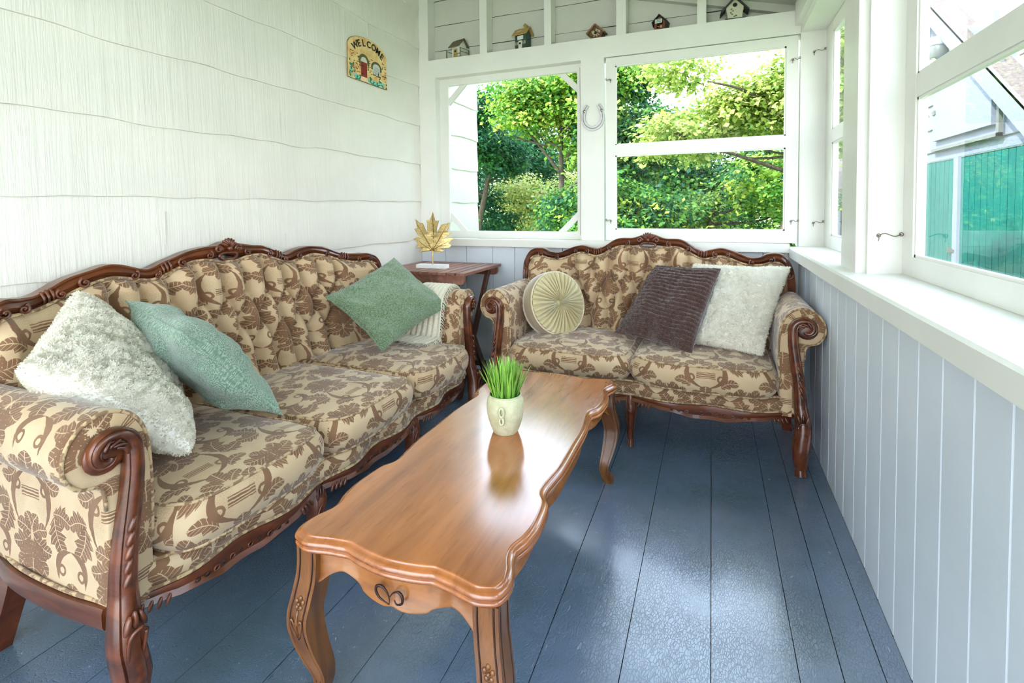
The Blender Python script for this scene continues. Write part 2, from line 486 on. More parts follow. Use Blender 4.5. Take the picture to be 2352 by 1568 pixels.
# left wall, wide wavy-edged shingle courses, running on outside past the end wall
b = MB(); ys = np.arange(YF, 4.531, .0175)
zb = [-.21 + .305 * k for k in range(0, 12)]
for k, z in enumerate(zb):
    z -= .003
    wave =   .004 * np.sin(ys * 9.3 + k * 1.7) + .002 * np.sin(ys * 23 + k * 2.9) + .006 * vnoise(np.stack([ys * 5, ys * 0 + k * 3.3, ys * 0], -1), 3)
    jit = .0015 * vnoise(np.stack([ys * 30, ys * 0 + k, ys * 0], -1), 5)
    P = np.zeros((len(ys), 4, 3)); P[:, :, 1] = ys[:, None]
    P[:, 0, 0] = XL - .012; P[:, 0, 2] = z + wave
    P[:, 1, 0] = XL + .006 + jit; P[:, 1, 2] = z + wave
    P[:, 2, 0] = XL + .007 + jit; P[:, 2, 2] = z + wave + .003
    P[:, 3, 0] = XL - .006; P[:, 3, 2] = z + .325
    b.grid(P)
b.box(XL - .14, XL - .012, YF, 4.53, -.38, 3.35)
wl = struct('wall_left', b, M['shingle'], sharp=40)
# hairline butt joints between the shingles
b = MB()
for (y, z0, z1) in ((2.06, 1.64, 1.78), (2.08, 1.04, 1.12), (2.83, 2.42, 2.52), (1.43, 1.10, 1.25)):
    b.box(XL - .01, XL + .0048, y, y + .0014, z0 + .01, z1)
struct('trim_2', b, M['white_dull'], smooth=False)

def boards(b, axis, p0, dirsign, edges, z0, z1, th=.02, gap=.003, groove=.0028):
    """vertical boards with eased edges: face at p0, edges along other axis"""
    for a, c in zip(edges[:-1], edges[1:]):
        lo, hi = min(a, c) + gap / 2, max(a, c) - gap / 2
        pts = [(lo, 0), (lo, th - groove), (lo + groove, th), (hi - groove, th), (hi, th - groove), (hi, 0)]
        if axis == 1:   # boards on a wall facing -Y, spread along X
            b.prism([(x, p0 + th - t) for x, t in pts], 2, z0, z1)
        else:           # boards on a wall facing -X, spread along Y
            b.prism([(p0 + th - t, y) for y, t in pts], 2, z0, z1)
# lower end wall
b = MB()
boards(b, 1, YB, 1, [XL, -1.966, -1.78, -1.556, -1.374, -1.19, -1.0, -.82, -.63, -.45, -.26, -.08, .11, .3, .5], .0, .96)
b.mi = 1
b.box(XL, .64, YB + .018, YB + .14, -.1, .98)
struct('wall_back', b, [M['white_v'], M['seam_grey']], smooth=False)
# lower side wall
b = MB()
ed = [3.48, 3.36, 3.225, 3.066, 2.908, 2.738, 2.58, 2.44, 2.301, 2.15, 1.997, 1.849, 1.706, 1.559, 1.415, 1.266, 1.127]
while ed[-1] > YF: ed.append(ed[-1] - .147)
boards(b, 0, XR, 1, ed, .0, .94)
b.mi = 1
b.box(XR + .018, XR + .16, YF, YB + .14, -.1, .955)
struct('wall_right', b, [M['white_v'], M['seam_grey']], smooth=False)
# sills
struct('trim_3', MB().box(XL, .44, YB - .05, YB + .06, .965, 1.018), M['white'], smooth=False)
b = MB().prism([(.436, .94), (.436, .992), (.442, 1.0), (.64, 1.008), (.64, .94)], 1, YF, YB + .0)
struct('trim_4', b, M['white'], smooth=False)
# end wall framing: header beam, jambs, mullion, corner
b = MB().box(XL, .64, YB, YB + .13, 2.287, 2.428)
struct('trim_5', b, M['white'], smooth=False)
b = MB().box(XL, -2.037, YB, YB + .13, 1.0, 2.287)
b.box(-.860, -.697, YB, YB + .13, 1.0, 2.287)
b.box(.493, .64, YB - .006, YB + .13, 1.0, 2.29)
struct('trim_6', b, M['white'], smooth=False)
# upper gable end: studs and rough boards
b = MB()
for (x0, x1) in ((XL, -2.10), (-1.646, -1.587), (-1.131, -1.079), (-.613, -.548), (-.094, -.039)):
    b.box(x0, x1, YB + .006, YB + .11, 2.428, 3.3)
struct('trim_7', b, M['white'], smooth=False)
b = MB(); z = 2.40
for i, h in enumerate((.13, .20, .2, .2, .2)):
    zt = z + h
    xs = np.linspace(XL, .64, 40)
    P = np.zeros((40, 3, 3)); P[:, :, 0] = xs[:, None]
    wv = .002 * vnoise(np.stack([xs * 9, xs * 0 + i, xs * 0], -1), 2)
    P[:, 0, 1] = YB + .112; P[:, 0, 2] = z + wv + .002
    P[:, 1, 1] = YB + .11; P[:, 1, 2] = z + .006
    P[:, 2, 1] = YB + .113; P[:, 2, 2] = zt - .002 + wv
    b.grid(P); z = zt
b.box(XL, .64, YB + .125, YB + .15, 2.40, 3.35)
b.mi = 1
b.box(XL, .64, YB + .1145, YB + .125, 2.40, 3.35)
struct('wall_back', b, [M['white_dull'], M['crack']], smooth=False)
# ceiling: sloping boards, with a rafter board at the end wall
sl = .267
zc = lambda x: 2.47 + sl * (.5 - x)
b = MB().prism([(.68, zc(.68)), (XL - .15, zc(XL - .15)), (XL - .15, zc(XL - .15) + .1), (.68, zc(.68) + .1)], 1, YF, YB + .35)
struct('ceiling', b, M['white_dull'], smooth=False)
b = MB()
for y in (3.40, 2.75, 2.1, 1.45, .8, .15, -.5, -1.15):
    w = .045
    b.prism([(.60, zc(.60) - (.05 if y > 3.3 else .1)), (XL, zc(XL) - (.05 if y > 3.3 else .1)), (XL, zc(XL) + .001), (.60, zc(.60) + .001)], 1, y if y < 3.3 else YB + .06, (y + w) if y < 3.3 else YB + .112)
struct('trim_8', b, M['white_dull'], smooth=False)
# side wall framing: header, posts
b = MB().box(.493, .66, YF, YB, 2.29, 2.46)
b.box(.462, .493, YF, YB - .001, 2.335, 2.47)
struct('trim_9', b, M['white'], smooth=False)
b = MB().box(.492, .64, 2.165, 2.285, .99, 2.30)
b.box(.500, .64, 2.285, 2.42, .99, 2.30)
b.box(.522, .64, 2.138, 2.1655, .99, 2.30)
b.box(.492, .64, .22, .42, .99, 2.30)
b.box(.492, .64, YF, YF + .12, .99, 2.30)
struct('trim_10', b, M['white'], smooth=False)

def hook(parent, p0, p1):
    """hook and eye latch between two points"""
    p0 = np.array(p0, float); p1 = np.array(p1, float); d = p1 - p0
    b = MB()
    nrm = np.array([0, -1., 0])
    t = np.linspace(0, 1, 14)[:, None]
    path = p0 + d * t + np.array([0, 0, 1]) * (.006 * np.sin(t * PI * 2)) + nrm * .012
    path = np.vstack([p0 + nrm * .0 + [0, 0, -.0], p0 + nrm * .012, path[1:]])
    b.tube(path, .0016, 6)
    b.tube([p0 + nrm * .012, p0 + nrm * .016 + [0, 0, -.012], p0 + nrm * .008 + [0, 0, -.02]], .0014, 6)
    th = np.linspace(0, 2 * PI, 13)[:-1]
    for c in (p0, p1):
        ring = np.stack([c[0] + .006 * np.cos(th), c[1] - .012 + 0 * th, c[2] + .006 * np.sin(th)], -1)
        b.tube(ring, .0014, 6, closed=True)
        b.tube([c + nrm * .006, c - nrm * .004], .0016, 6)
    return b.build('hook_latch', M['rust'], parent)

def pane(parent, box, mat='glass'):
    return MB().box(*box).build('glass_pane', M[mat], parent, smooth=False)

# window 1: deep-set sash with corner braces
Y1 = YB + .085
b = MB()
x0, x1, z0, z1 = -2.037, -.86, 1.018, 2.287
b.box(x0, x0 + .05, Y1 - .012, Y1 + .03, z0, z1); b.box(x1 - .024, x1, Y1 - .012, Y1 + .03, z0, z1)
b.box(x0 + .05, x1 - .024, Y1 - .0115, Y1 + .03, z1 - .03, z1); b.box(x0 + .05, x1 - .024, Y1 - .0115, Y1 + .03, z0, z0 + .035)
a0, a1, c0, c1 = -1.985, -.885, 1.052, 2.258
for (p, q, r, s) in ((a0, a0 + .028, c0, c1), (a1 - .020, a1, c0, c1)): b.box(p, q, Y1 - .018, Y1 + .020, r, s)
b.box(a0 + .028, a1 - .02, Y1 - .0175, Y1 + .020, c1 - .026, c1); b.box(a0 + .028, a1 - .02, Y1 - .0175, Y1 + .020, c0, c0 + .024)
win1 = struct('window_1', b, M['white'], smooth=False)
for (sx, sz, px, pz) in ((1, -1, a0 + .02, c1 - .02), (-1, -1, a1 - .014, c1 - .02), (1, 1, a0 + .02, c0 + .016), (-1, 1, a1 - .014, c0 + .016)):
    m = MB().bar((px - sx * .01, Y1 + .012, pz + sz * .145), (px + sx * .145, Y1 + .012, pz - sz * .01), .018, .042, up=(sx, 0, sz))
    m.build('corner_brace', M['white'], win1, smooth=False)
pane(win1, (a0 + .01, a1 - .01, Y1 + .024, Y1 + .027, c0, c1), 'clean_glass')

def sash(name, axis, p, lo, hi, z0, z1, st, rail, top, bot, th=.035, mat='white'):
    """sash in a wall; axis 1 = faces -Y, axis 0 = faces -X. st = stile widths (lo side, hi side)"""
    b = MB()
    def bx(a, c, r, s, d0=0., d1=th):
        if axis == 1: b.box(a, c, p + d0, p + d1, r, s)
        else: b.box(p + d0, p + d1, a, c, r, s)
    def frame(a, c, r, s):   # inner bead, set back
        w = .009
        bx(a, a + w, r, s, .006, .02); bx(c - w, c, r, s, .006, .02); bx(a, c, r, r + w, .006, .02); bx(a, c, s - w, s, .006, .02)
    bx(lo, lo + st[0], z0, z1); bx(hi - st[1], hi, z0, z1)
    bx(lo + st[0], hi - st[1], z1 - top, z1, .0005); bx(lo + st[0], hi - st[1], z0, z0 + bot, .0005)
    bx(lo + st[0], hi - st[1], rail[0], rail[1], .0005)
    gl, gh = lo + st[0], hi - st[1]
    frame(gl, gh, z0 + bot, rail[0]); frame(gl, gh, rail[1], z1 - top)
    o = struct(name, b, M[mat], smooth=False)
    for (r, s) in ((z0 + bot, rail[0]), (rail[1], z1 - top)):
        if axis == 1: pane(o, (gl, gh, p + .022, p + .025, r, s), 'clean_glass')
        else: pane(o, (p + .022, p + .025, gl, gh, r, s))
    return o
win2 = sash('window_2', 1, YB + .012, -.685, .483, 1.02, 2.283, (.063, .063), (1.609, 1.681), .058, .076)
hook(win2, (-.652, YB + .012, 2.128), (-.682, YB + .008, 2.134)); hook(win2, (-.652, YB + .012, 1.158), (-.682, YB + .008, 1.164))
hook(win2, (.452, YB + .012, 2.136), (.488, YB + .006, 2.142)); hook(win2, (.452, YB + .012, 1.156), (.488, YB + .006, 1.16))
win3 = sash('window_3', 0, XW, 2.42, YB - .012, 1.008, 2.288, (.06, .165), (1.605, 1.678), .06, .07)
hook(win3, (.562, YB - .006, 2.165), (.62, YB - .006, 2.178)); hook(win3, (.568, YB - .006, 1.146), (.62, YB - .006, 1.156))
win4 = sash('window_4', 0, XW, .42, 2.136, 1.008, 2.288, (.09, .092), (1.605, 1.68), .06, .066)
hook(win4, (.552, 2.138, 1.142), (.618, 2.138, 1.147))
win5 = sash('window_5', 0, XW, YF + .12, .22, 1.008, 2.288, (.09, .09), (1.605, 1.68), .06, .066)

# ---------------------------------------------------------------- camera and light
f, pit, rol, yaw, ppy = 1142.92662, 3.66570851e-02, -9.21128166e-03, 3.81693939e-01, 520.538455
cy, sy = math.cos(yaw), math.sin(yaw)
fw = np.array([-sy, cy, 0]); rt = np.array([cy, sy, 0]); up = np.array([0, 0, 1.])
fw2 = fw * math.cos(pit) - up * math.sin(pit); up2 = up * math.cos(pit) + fw * math.sin(pit)
rt3 = rt * math.cos(rol) + up2 * math.sin(rol); up3 = -rt * math.sin(rol) + up2 * math.cos(rol)
cam = bpy.data.cameras.new('camera'); co = bpy.data.objects.new('camera', cam); COL.objects.link(co)
mw = Matrix.Identity(4)
for i in range(3):
    mw[i][0] = rt3[i]; mw[i][1] = up3[i]; mw[i][2] = -fw2[i]
mw[0][3], mw[1][3], mw[2][3] = 0, 0, 1.25
co.matrix_world = mw
cam.sensor_width = 36; cam.lens = f / 2352 * 36; cam.shift_y = -(784 - ppy) / 2352; cam.clip_start = .02; cam.clip_end = 300
SC.camera = co

w = bpy.data.worlds.new('sky'); SC.world = w; w.use_nodes = True
nt = w.node_tree; bg = nt.nodes['Background']
tc = nt.nodes.new('ShaderNodeTexCoord'); sp = nt.nodes.new('ShaderNodeSeparateXYZ'); nt.links.new(tc.outputs['Generated'], sp.inputs[0])
rmp = nt.nodes.new('ShaderNodeValToRGB'); nt.links.new(sp.outputs[2], rmp.inputs[0])
rmp.color_ramp.elements[0].position = .0; rmp.color_ramp.elements[0].color = (.92, .96, 1., 1)
rmp.color_ramp.elements[1].position = .7; rmp.color_ramp.elements[1].color = (.60, .76, 1., 1)
nt.links.new(rmp.outputs[0], bg.inputs[0]); bg.inputs[1].default_value = 3.0
sun = bpy.data.lights.new('sun', 'SUN'); sun.energy = 4.; sun.angle = math.radians(1.); sun.color = (1., .95, .86)
so = bpy.data.objects.new('sun', sun); COL.objects.link(so)
so.rotation_euler = Vector((.62, .50, -.80)).to_track_quat('-Z', 'Y').to_euler()
SC.view_settings.view_transform = 'Standard'; SC.view_settings.look = 'None'
SC.view_settings.exposure = 1.3; SC.view_settings.gamma = 1; SC.view_settings.use_curve_mapping = False
SC.cycles.max_bounces = 7; SC.cycles.diffuse_bounces = 4; SC.cycles.glossy_bounces = 3; SC.cycles.caustics_reflective = False; SC.cycles.caustics_refractive = False; SC.cycles.transparent_max_bounces = 12
SC.cycles.use_denoising = True
try: SC.cycles.denoiser = 'OPENIMAGEDENOISE'
except Exception: pass
SC.cycles.sample_clamp_indirect = 6
SC.cycles.use_adaptive_sampling = True; SC.cycles.adaptive_threshold = .09; SC.cycles.adaptive_min_samples = 12
# ---------------------------------------------------------------- upholstered carved sofas
def spiral(b, c, r0, r1, turns, a0, sgn, tr, d0, plane='xz', k=6, lift=.0):
    """carved volute in the s-z plane at depth d0"""
    t = np.linspace(0, 1, int(18 * turns) + 6)
    r = r0 + (r1 - r0) * t; a = a0 + sgn * t * turns * 2 * PI
    P = np.stack([c[0] + r * np.cos(a), np.full_like(t, d0) - lift * (1 - t), c[1] + r * np.sin(a)], -1)
    b.tube(P, tr * (.75 + .5 * t), k)
    b.ell((c[0], d0 - lift, c[1]), (r0 * 1.0, tr * 1.3, r0 * 1.0), nu=6, nv=10)

RAIL = [(-.5, -.42), (-.38, -.5), (-.26, -.42), (-.16, -.52), (0, -.62), (.16, -.52), (.26, -.40), (.36, -.56), (.5, -.40), (.5, .5), (-.5, .5)]

def pipe(b, path, r=.0045): b.tube(path, r, 6)

def cushion(parent, s0, s1, d0f, d1, z0, z1, wood=None, crown=.022):
    n = 34; m = 8
    # cube surface -> rounded cushion
    b = MB(); sc, sw = (s0 + s1) / 2, (s1 - s0) / 2; dc = lambda s: (d0f(s) + d1) / 2
    def warp(p):
        x, y, z = p[..., 0], p[..., 1], p[..., 2]
        q = 9.
        nr = (np.abs(x)**q + np.abs(y)**q)**(1 / q)
        mx = np.maximum(np.abs(x), np.abs(y)) + 1e-9
        x = x * mx / np.maximum(nr, 1e-9); y = y * mx / np.maximum(nr, 1e-9)
        e = np.maximum(np.abs(x), np.abs(y))
        zz = np.sign(z) * np.abs(z)
        side = 1 - .018 / sw * (np.abs(zz)**3) + .012 / sw * (1 - zz**2) * 1.
        s = sc + sw * x * side
        dd0 = d0f(s); dm = (dd0 + d1) / 2; dh = (d1 - dd0) / 2
        d = dm + dh * y * (1 - .012 / dh * np.abs(zz)**3 + .010 / dh * (1 - zz**2))
        cr = crown * (1 - np.clip(e, 0, 1)**3.0)
        Z = (z0 + z1) / 2 + (z1 - z0) / 2 * zz + np.where(zz > .98, cr, 0) + .0025 * vnoise(np.stack([s * 9, d * 9, zz * 2], -1), 4) * (zz > 0)
        return np.stack([s, d, Z], -1)
    u = np.linspace(-1, 1, n); uu, vv = np.meshgrid(u, u, indexing='ij')
    top = warp(np.stack([uu, vv, np.ones_like(uu)], -1)); bot = warp(np.stack([uu, vv, -np.ones_like(uu)], -1))
    b.grid(top, uv=top[..., :2]); b.grid(bot, uv=bot[..., :2], flip=True)
    ring = np.concatenate([np.stack([u, -np.ones(n)], -1), np.stack([np.ones(n), u], -1)[1:], np.stack([u[::-1], np.ones(n)], -1)[1:], np.stack([-np.ones(n), u[::-1]], -1)[1:-1]])
    zz = np.linspace(1, -1, m)
    P = warp(np.concatenate([np.repeat(ring[:, None], m, 1), np.broadcast_to(zz[None, :, None], (len(ring), m, 1))], -1))
    L = np.concatenate([[0], np.cumsum(np.linalg.norm(np.diff(P[:, 0], axis=0), axis=1))])
    uv = np.stack([np.repeat((L + s0)[:, None], m, 1), P[..., 2] + .05], -1)
    P2 = np.concatenate([P, P[:1]]); uv2 = np.concatenate([uv, uv[:1] + [L[-1] - L[0] + .01, 0]])
    b.grid(P2, uv=uv2)
    c = b.build('seat_cushion', M['damask'], parent, fixn=True)
    for z in (1, -1):
        pb = MB(); rp = warp(np.concatenate([ring, np.full((len(ring), 1), z * 1.)], -1))
        pb.tube(rp + np.array([0, 0, .001 * z]), .0048, 6, closed=True)
        pb.build('piping', M['piping'], c)
    return c

def carved_leg(b, x, d, z1, out=1., w=.052, dp=.052, knee=.03):
    """short front leg: knee, ankle and small foot"""
    path = smooth_curve([(x, d + .0, z1), (x + out * .006, d - knee * .5, z1 * .86), (x + out * .008, d - knee, z1 * .72), (x + out * .004, d - knee * .55, z1 * .5), (x, d - .004, z1 * .26), (x + out * .002, d - .002, z1 * .12), (x + out * .004, d - .012, z1 * .05), (x + out * .004, d - .014, 0)], 46)
    t = np.linspace(0, 1, 46)
    wi = np.interp(t, [0, .14, .3, .5, .72, .86, .94, 1], [1.0, 1.15, 1.2, .86, .62, .62, .8, .72]) * w
    b.sweep(path, OCT, (0, 1, 0), wi, np.interp(t, [0, .3, .6, .85, 1], [1, 1.15, .8, .62, .9]) * dp)

OCT = [(-.5, -.30), (-.40, -.42), (-.30, -.38), (-.22, -.5), (0, -.56), (.22, -.5), (.30, -.38), (.40, -.42), (.5, -.30), (.5, .30), (.36, .5), (-.36, .5), (-.5, .30)]

def make_sofa(root, W, ncush, crest, D, wrap, S, zb1, dx, nb, dz, cut_seat, legs_s):
    wood = M['sofa_wood_x']
    gap = .10   # inside of the arm to post line
    bow = lambda s: -.075 + .03 * np.cos(np.asarray(s) / (W / (ncush)) * PI * 1.0) ** 2 + .075 * np.clip(np.abs(np.asarray(s)) / W, 0, 1)**4
    # ---- back: sprung plan curve
    cs = np.array(crest); SS = np.concatenate([-cs[::-1, 0], cs[1:, 0]]); ZZ = np.concatenate([cs[::-1, 1], cs[1:, 1]])
    zt = lambda s: np.interp(s, SS, ZZ)
    dback = lambda s: D - wrap * np.clip(np.abs(s) / S, 0, 1.25)**4
    smax = SS[-1]
    ns, nt_ = (360 if ncush == 3 else 300), 110
    s = np.linspace(-smax + .012, smax - .012, ns)
    # smoothed top edge of the fabric
    ztop = zt(s) - .052 - .040 * np.exp(-(s / .075)**2)
    kk = np.ones(7) / 7; ztop = np.convolve(np.pad(ztop, 3, 'edge'), kk, 'valid')
    zlo = .44
    v = np.linspace(0, 1, nt_)
    Z = zlo + (ztop[:, None] - zlo) * v[None]; Sg = np.repeat(s[:, None], nt_, 1)
    q = np.clip((zb1 - Z) / dz, 0, 2.0)
    ph = Sg / dx + (0 if nb % 2 else .5)
    A = np.abs(np.sin(PI * (ph + q / 2))); B = np.abs(np.sin(PI * (ph - q / 2)))
    # number of channels narrows downwards: soft mask to the plain ends
    lim = ((nb - 1) / 2) * dx - q * dx * .5
    edge = np.clip((np.abs(Sg) - lim) / (dx * .9), 0, 1); edge = edge * edge * (3 - 2 * edge)
    h = (A * B)**.42
    h = np.where(np.abs(Sg) > lim, h * (1 - edge) + 1.0 * edge, h)
    h = np.where(np.abs(Sg) > lim + dx * .9, 1.0, h)
    # puff and roll off at the borders
    te = np.clip((ztop[:, None] - Z) / .045, 0, 1)**.5
    se = np.clip((smax - .012 - np.abs(Sg)) / .05, 0, 1)**.5
    near_btn = h
    height = (.010 + .072 * near_btn) * (.25 + .75 * te) * (.2 + .8 * se)
    height += .05 * np.clip((.62 - Z) / .2, 0, 1) ** 2 * .5
    Dg = dback(Sg) - (zt(Sg) - Z) * .17 - height
    P = np.stack([Sg, Dg, Z], -1)
    uv = np.stack([Sg + .085, Z + .02], -1)
    b = MB().grid(P, uv=uv)
    # rear sheet
    Pb = np.stack([Sg, dback(Sg) - (zt(Sg) - Z) * .10 + .02, Z], -1)[::6, ::8]
    b.grid(Pb, flip=True)
    back = b.build('backrest', M['damask'], root, fixn=False)
    # buttons
    for row in range(3):
        n = nb - row; zz = zb1 - row * dz
        for i in range(n):
            ss = (i - (n - 1) / 2) * dx
            dd = float(dback(ss) - (zt(ss) - zz) * .17 - .013)
            m = MB().ell((ss, dd, zz), (.011, .007, .011), nu=6, nv=10)
            m.build('button', M['damask'], back)
    # cord under the rail
    pb = MB(); pth = np.stack([s, dback(s) - .052 * .17 - .03, ztop + .004], -1)[2:-2:2]
    pb.tube(pth, .006, 6); pb.tube(pth + np.array([0, .004, -.010]), .004, 6)
    pb.build('piping', M['piping'], back)
    # ---- carved crest rail, continuing down both ends
    pts = [(-smax + .002, .60), (-smax - .004, .70), (-smax - .002, .80)] + list(zip(SS, ZZ - .026)) + [(smax + .002, .80), (smax + .004, .70), (smax - .002, .60)]
    pts = np.array(pts); c2 = smooth_curve(pts, 300)
    # even spacing
    L = np.concatenate([[0], np.cumsum(np.linalg.norm(np.diff(c2, axis=0), axis=1))]); LL = np.linspace(0, L[-1], 280)
    c2 = np.stack([np.interp(LL, L, c2[:, i]) for i in range(2)], -1)
    dd = dback(c2[:, 0]) - np.clip(zt(np.clip(c2[:, 0], -smax, smax)) - .03 - c2[:, 1], 0, 1) * .17 - .004
    path = np.stack([c2[:, 0], dd, c2[:, 1]], -1)
    wn = .050 + .006 * np.sin(LL * 34) + .012 * np.exp(-((c2[:, 0]) / .1)**2)
    b = MB().sweep(path, RAIL, (0, 1, 0), wn, .052)
    rail = b.build('crest_rail', wood, root, sharp=50)
    # volutes, reeding and the pierced central shell
    df = lambda ss, z: float(dback(ss)) - max(0., float(zt(ss)) - z) * .17 - .036
    for sg in (-1, 1):
        for (a, tw, r) in ([(.13, 1, .017), (.245, -1, .016), (.40, 1, .017), (.47, -1, .013), (.60, 1, .016), (.70, -1, .018)] if ncush == 2 else [(.10, 1, .018), (.225, -1, .018), (.33, 1, .014), (.42, 1, .018), (.60, -1, .018), (.68, -1, .016), (.80, 1, .015), (.86, -1, .018)]):
            z = float(zt(a)) - .034
            b = MB(); spiral(b, (sg * a, z), .004, r, 1.2, PI / 2 * (1 + tw * sg), -tw * sg, .0045, df(a, z), lift=.006); b.build('volute', wood, rail)
        for a in ([.30, .315, .33, .345] if ncush == 2 else [.27, .285, .30, .70, .715, .73]):
            z = float(zt(a)) - .028
            b = MB().tube(smooth_curve([(sg * a, df(a, z) + .012, z - .024), (sg * (a + .004), df(a, z) - .002, z), (sg * (a + .008), df(a, z) + .012, z + .026)], 8), .0045, 6); b.build('reeding', wood, rail)
        # side volutes on the end stiles
        for z, r in ((.86, .022), (.70, .02)):
            b = MB(); spiral(b, (sg * (smax - .006), z), .004, r, 1.3, -PI / 2, sg, .005, df(smax, z) + .004); b.build('volute', wood, rail)
    b = MB(); z0 = float(zt(0)) - .035; d0 = df(0, z0) + .004
    for k in range(-3, 4):
        a = PI / 2 + k * .36
        b.ell((math.cos(a) * .026, d0, z0 + .012 + math.sin(a) * .024), (.007, .012, .020), ax=[[math.sin(a), 0, -math.cos(a)], [0, 1, 0], [math.cos(a), 0, math.sin(a)]], nu=8, nv=8)
    b.ell((0, d0 - .006, z0 + .006), (.012, .012, .012), nu=8, nv=10)
    for sg in (-1, 1):
        spiral(b, (sg * .052, z0 + .004), .004, .018, 1.3, PI / 2, sg, .006, d0, lift=.004)
        pth = smooth_curve([(sg * .0, d0 + .006, z0 - .045), (sg * .03, d0 + .006, z0 - .044), (sg * .046, d0 + .006, z0 - .030), (sg * .034, d0 + .006, z0 - .016), (0, d0 + .006, z0 - .014)], 20)
        b.tube(pth, .0075, 7)
    b.build('carved_shell', wood, rail)
    # ---- arms
    sec = smooth_curve([(-.085, .26), (-.085, .40), (-.088, .52), (-.086, .62), (-.074, .70), (-.040, .752), (.012, .774), (.066, .757), (.100, .712), (.104, .660), (.078, .618), (.040, .604), (.022, .575), (.020, .48), (.020, .38), (.020, .275)], 60)
    dend = D - wrap - .02
    for sg in (-1, 1):
        dl = np.linspace(.030, dend, 26)
        P = np.zeros((len(dl) + 3, 60, 3)); 
        cen = np.array([0., .5])
        dls = np.concatenate([[.016, .016, .020], dl]); scl = np.concatenate([[.0, .90, .965], np.ones(26)])
        Ls = np.concatenate([[0], np.cumsum(np.linalg.norm(np.diff(sec, axis=0), axis=1))])
        uvv = np.zeros((len(dls), 60, 2))
        for i, (d_, k_) in enumerate(zip(dls, scl)):
            t = np.clip((d_ - .03) / dend, 0, 1)
            o = sec[:, 0].copy(); z = sec[:, 1].copy()
            # the roll gets a little slimmer towards the back
            o = np.where(o > .02, .02 + (o - .02) * (1 - .25 * t), o)
            if k_ < 1:
                co_ = np.interp(z, [.26, .6, .69], [-.03, -.03, .01])
                o = co_ + (o - co_) * k_; z = np.where(z > .62, .69 + (z - .69) * k_, z)
            P[i, :, 0] = sg * (W + o); P[i, :, 1] = d_; P[i, :, 2] = z
            uvv[i, :, 0] = d_ + (1 - k_) * -.06; uvv[i, :, 1] = Ls
        b = MB().grid(P, uv=uvv)
        arm = b.build('armrest', M['damask'], root)
        pb = MB()
        pp = sec[4:50]; pth = np.stack([sg * (W + pp[:, 0] * .97), np.full(len(pp), .018), pp[:, 1]], -1); pb.tube(pth, .005, 6)
        pb.build('piping', M['piping'], arm)
        # front post: volute, S-shaft, knee and foot in one carved member
        th = np.linspace(0, 1, 34); aa = PI - (1 - th) * 2.6 * PI * 1.0
        rr = .009 + (.054 - .009) * th
        sp = np.stack([.018 + rr * np.cos(-aa + 2 * PI), .686 + rr * np.sin(-aa + 2 * PI)], -1)
        sp = np.stack([.024 + rr * np.cos(PI + (1 - th) * -5.4), .680 + rr * np.sin(PI + (1 - th) * -5.4)], -1)
        down = smooth_curve([tuple(sp[-1]), (-.030, .62), (-.020, .54), (-.008, .46), (.0, .38), (.002, .33)], 26)[1:]
        leg = smooth_curve([(.002, .33), (.008, .28), (.012, .22), (.004, .15), (.0, .09), (.004, .04), (.006, .0)], 30)[1:]
        c = np.concatenate([sp, down, leg]); n = len(c)
        zc_ = c[:, 1]
        idx = np.arange(n)
        wo = np.interp(idx, [0, 20, 33, 45, 58, 66, 74, 82, n - 6, n - 1], [.018, .030, .040, .046, .052, .066, .070, .050, .046, .050])
        dd = np.interp(idx, [0, 33, 58, 66, 74, 82, n - 8, n - 1], [-.006, -.004, -.004, -.022, -.030, -.012, -.002, -.012])
        wd = np.interp(idx, [0, 33, 58, 70, 82, n - 1], [.022, .036, .05, .064, .052, .05])
        path = np.stack([sg * (W + c[:, 0]), dd, zc_], -1)
        b = MB().sweep(path, OCT, (0, 1, 0), wo, wd)
        b.ell((sg * (W + .026), .004, .680), (.046, .014, .046), nu=10, nv=20)
        post = b.build('arm_post', M['sofa_wood'], root, sharp=55)
        # carved leaf husks on shaft and knee
        for k in range(5):
            z = .50 - k * .032; x = np.interp(z, [.33, .38, .46, .54], [.002, 0, -.008, -.02])
            MB().ell((sg * (W + x + .006), -.030, z), (.0065, .009, .019), ax=[[.9, 0, .43 * sg], [0, 1, 0], [-.43 * sg, 0, .9]], nu=8, nv=8).build('carved_husk', M['sofa_wood'], post)
        for k in (-1, 0, 1):
            MB().ell((sg * (W + .008 + k * .017), -.056, .285 - abs(k) * .006), (.007, .010, .022), ax=[[.95, 0, -.3 * k], [0, 1, 0], [.3 * k, 0, .95]], nu=8, nv=8).build('carved_husk', M['sofa_wood'], post)
        b = MB()
        b.tube(smooth_curve([(sg * (W - .012), -.066, .25), (sg * (W + .006), -.072, .268), (sg * (W + .026), -.066, .25), (sg * (W + .022), -.05, .18), (sg * (W + .006), -.040, .14)], 24), .0045, 6)
        b.tube(smooth_curve([(sg * (W - .012), -.066, .25), (sg * (W - .008), -.05, .18), (sg * (W + .002), -.040, .14)], 16), .0045, 6)
        b.build('knee_moulding', M['sofa_wood'], post)
        for k in range(4):
            a = .6 + k * .62
            b = MB().tube(smooth_curve([(sg * (W + .024 + .014 * math.cos(a)), -.022, .686 + .014 * math.sin(a)), (sg * (W + .024 + .026 * math.cos(a + .35)), -.026, .680 + .026 * math.sin(a + .35)), (sg * (W + .024 + .036 * math.cos(a + .9)), -.022, .680 + .036 * math.sin(a + .9))], 8), .0042, 5); b.build('carved_rib', M['sofa_wood'], post)
        # wooden side rail and splayed back leg
        b = MB(); x = sg * (W + .012)
        pth = smooth_curve([(x, .03, .272), (sg * (W + .022), .2, .268), (sg * (W + .020), .42, .275), (sg * (W - .02), dend + .02, .285)], 24)
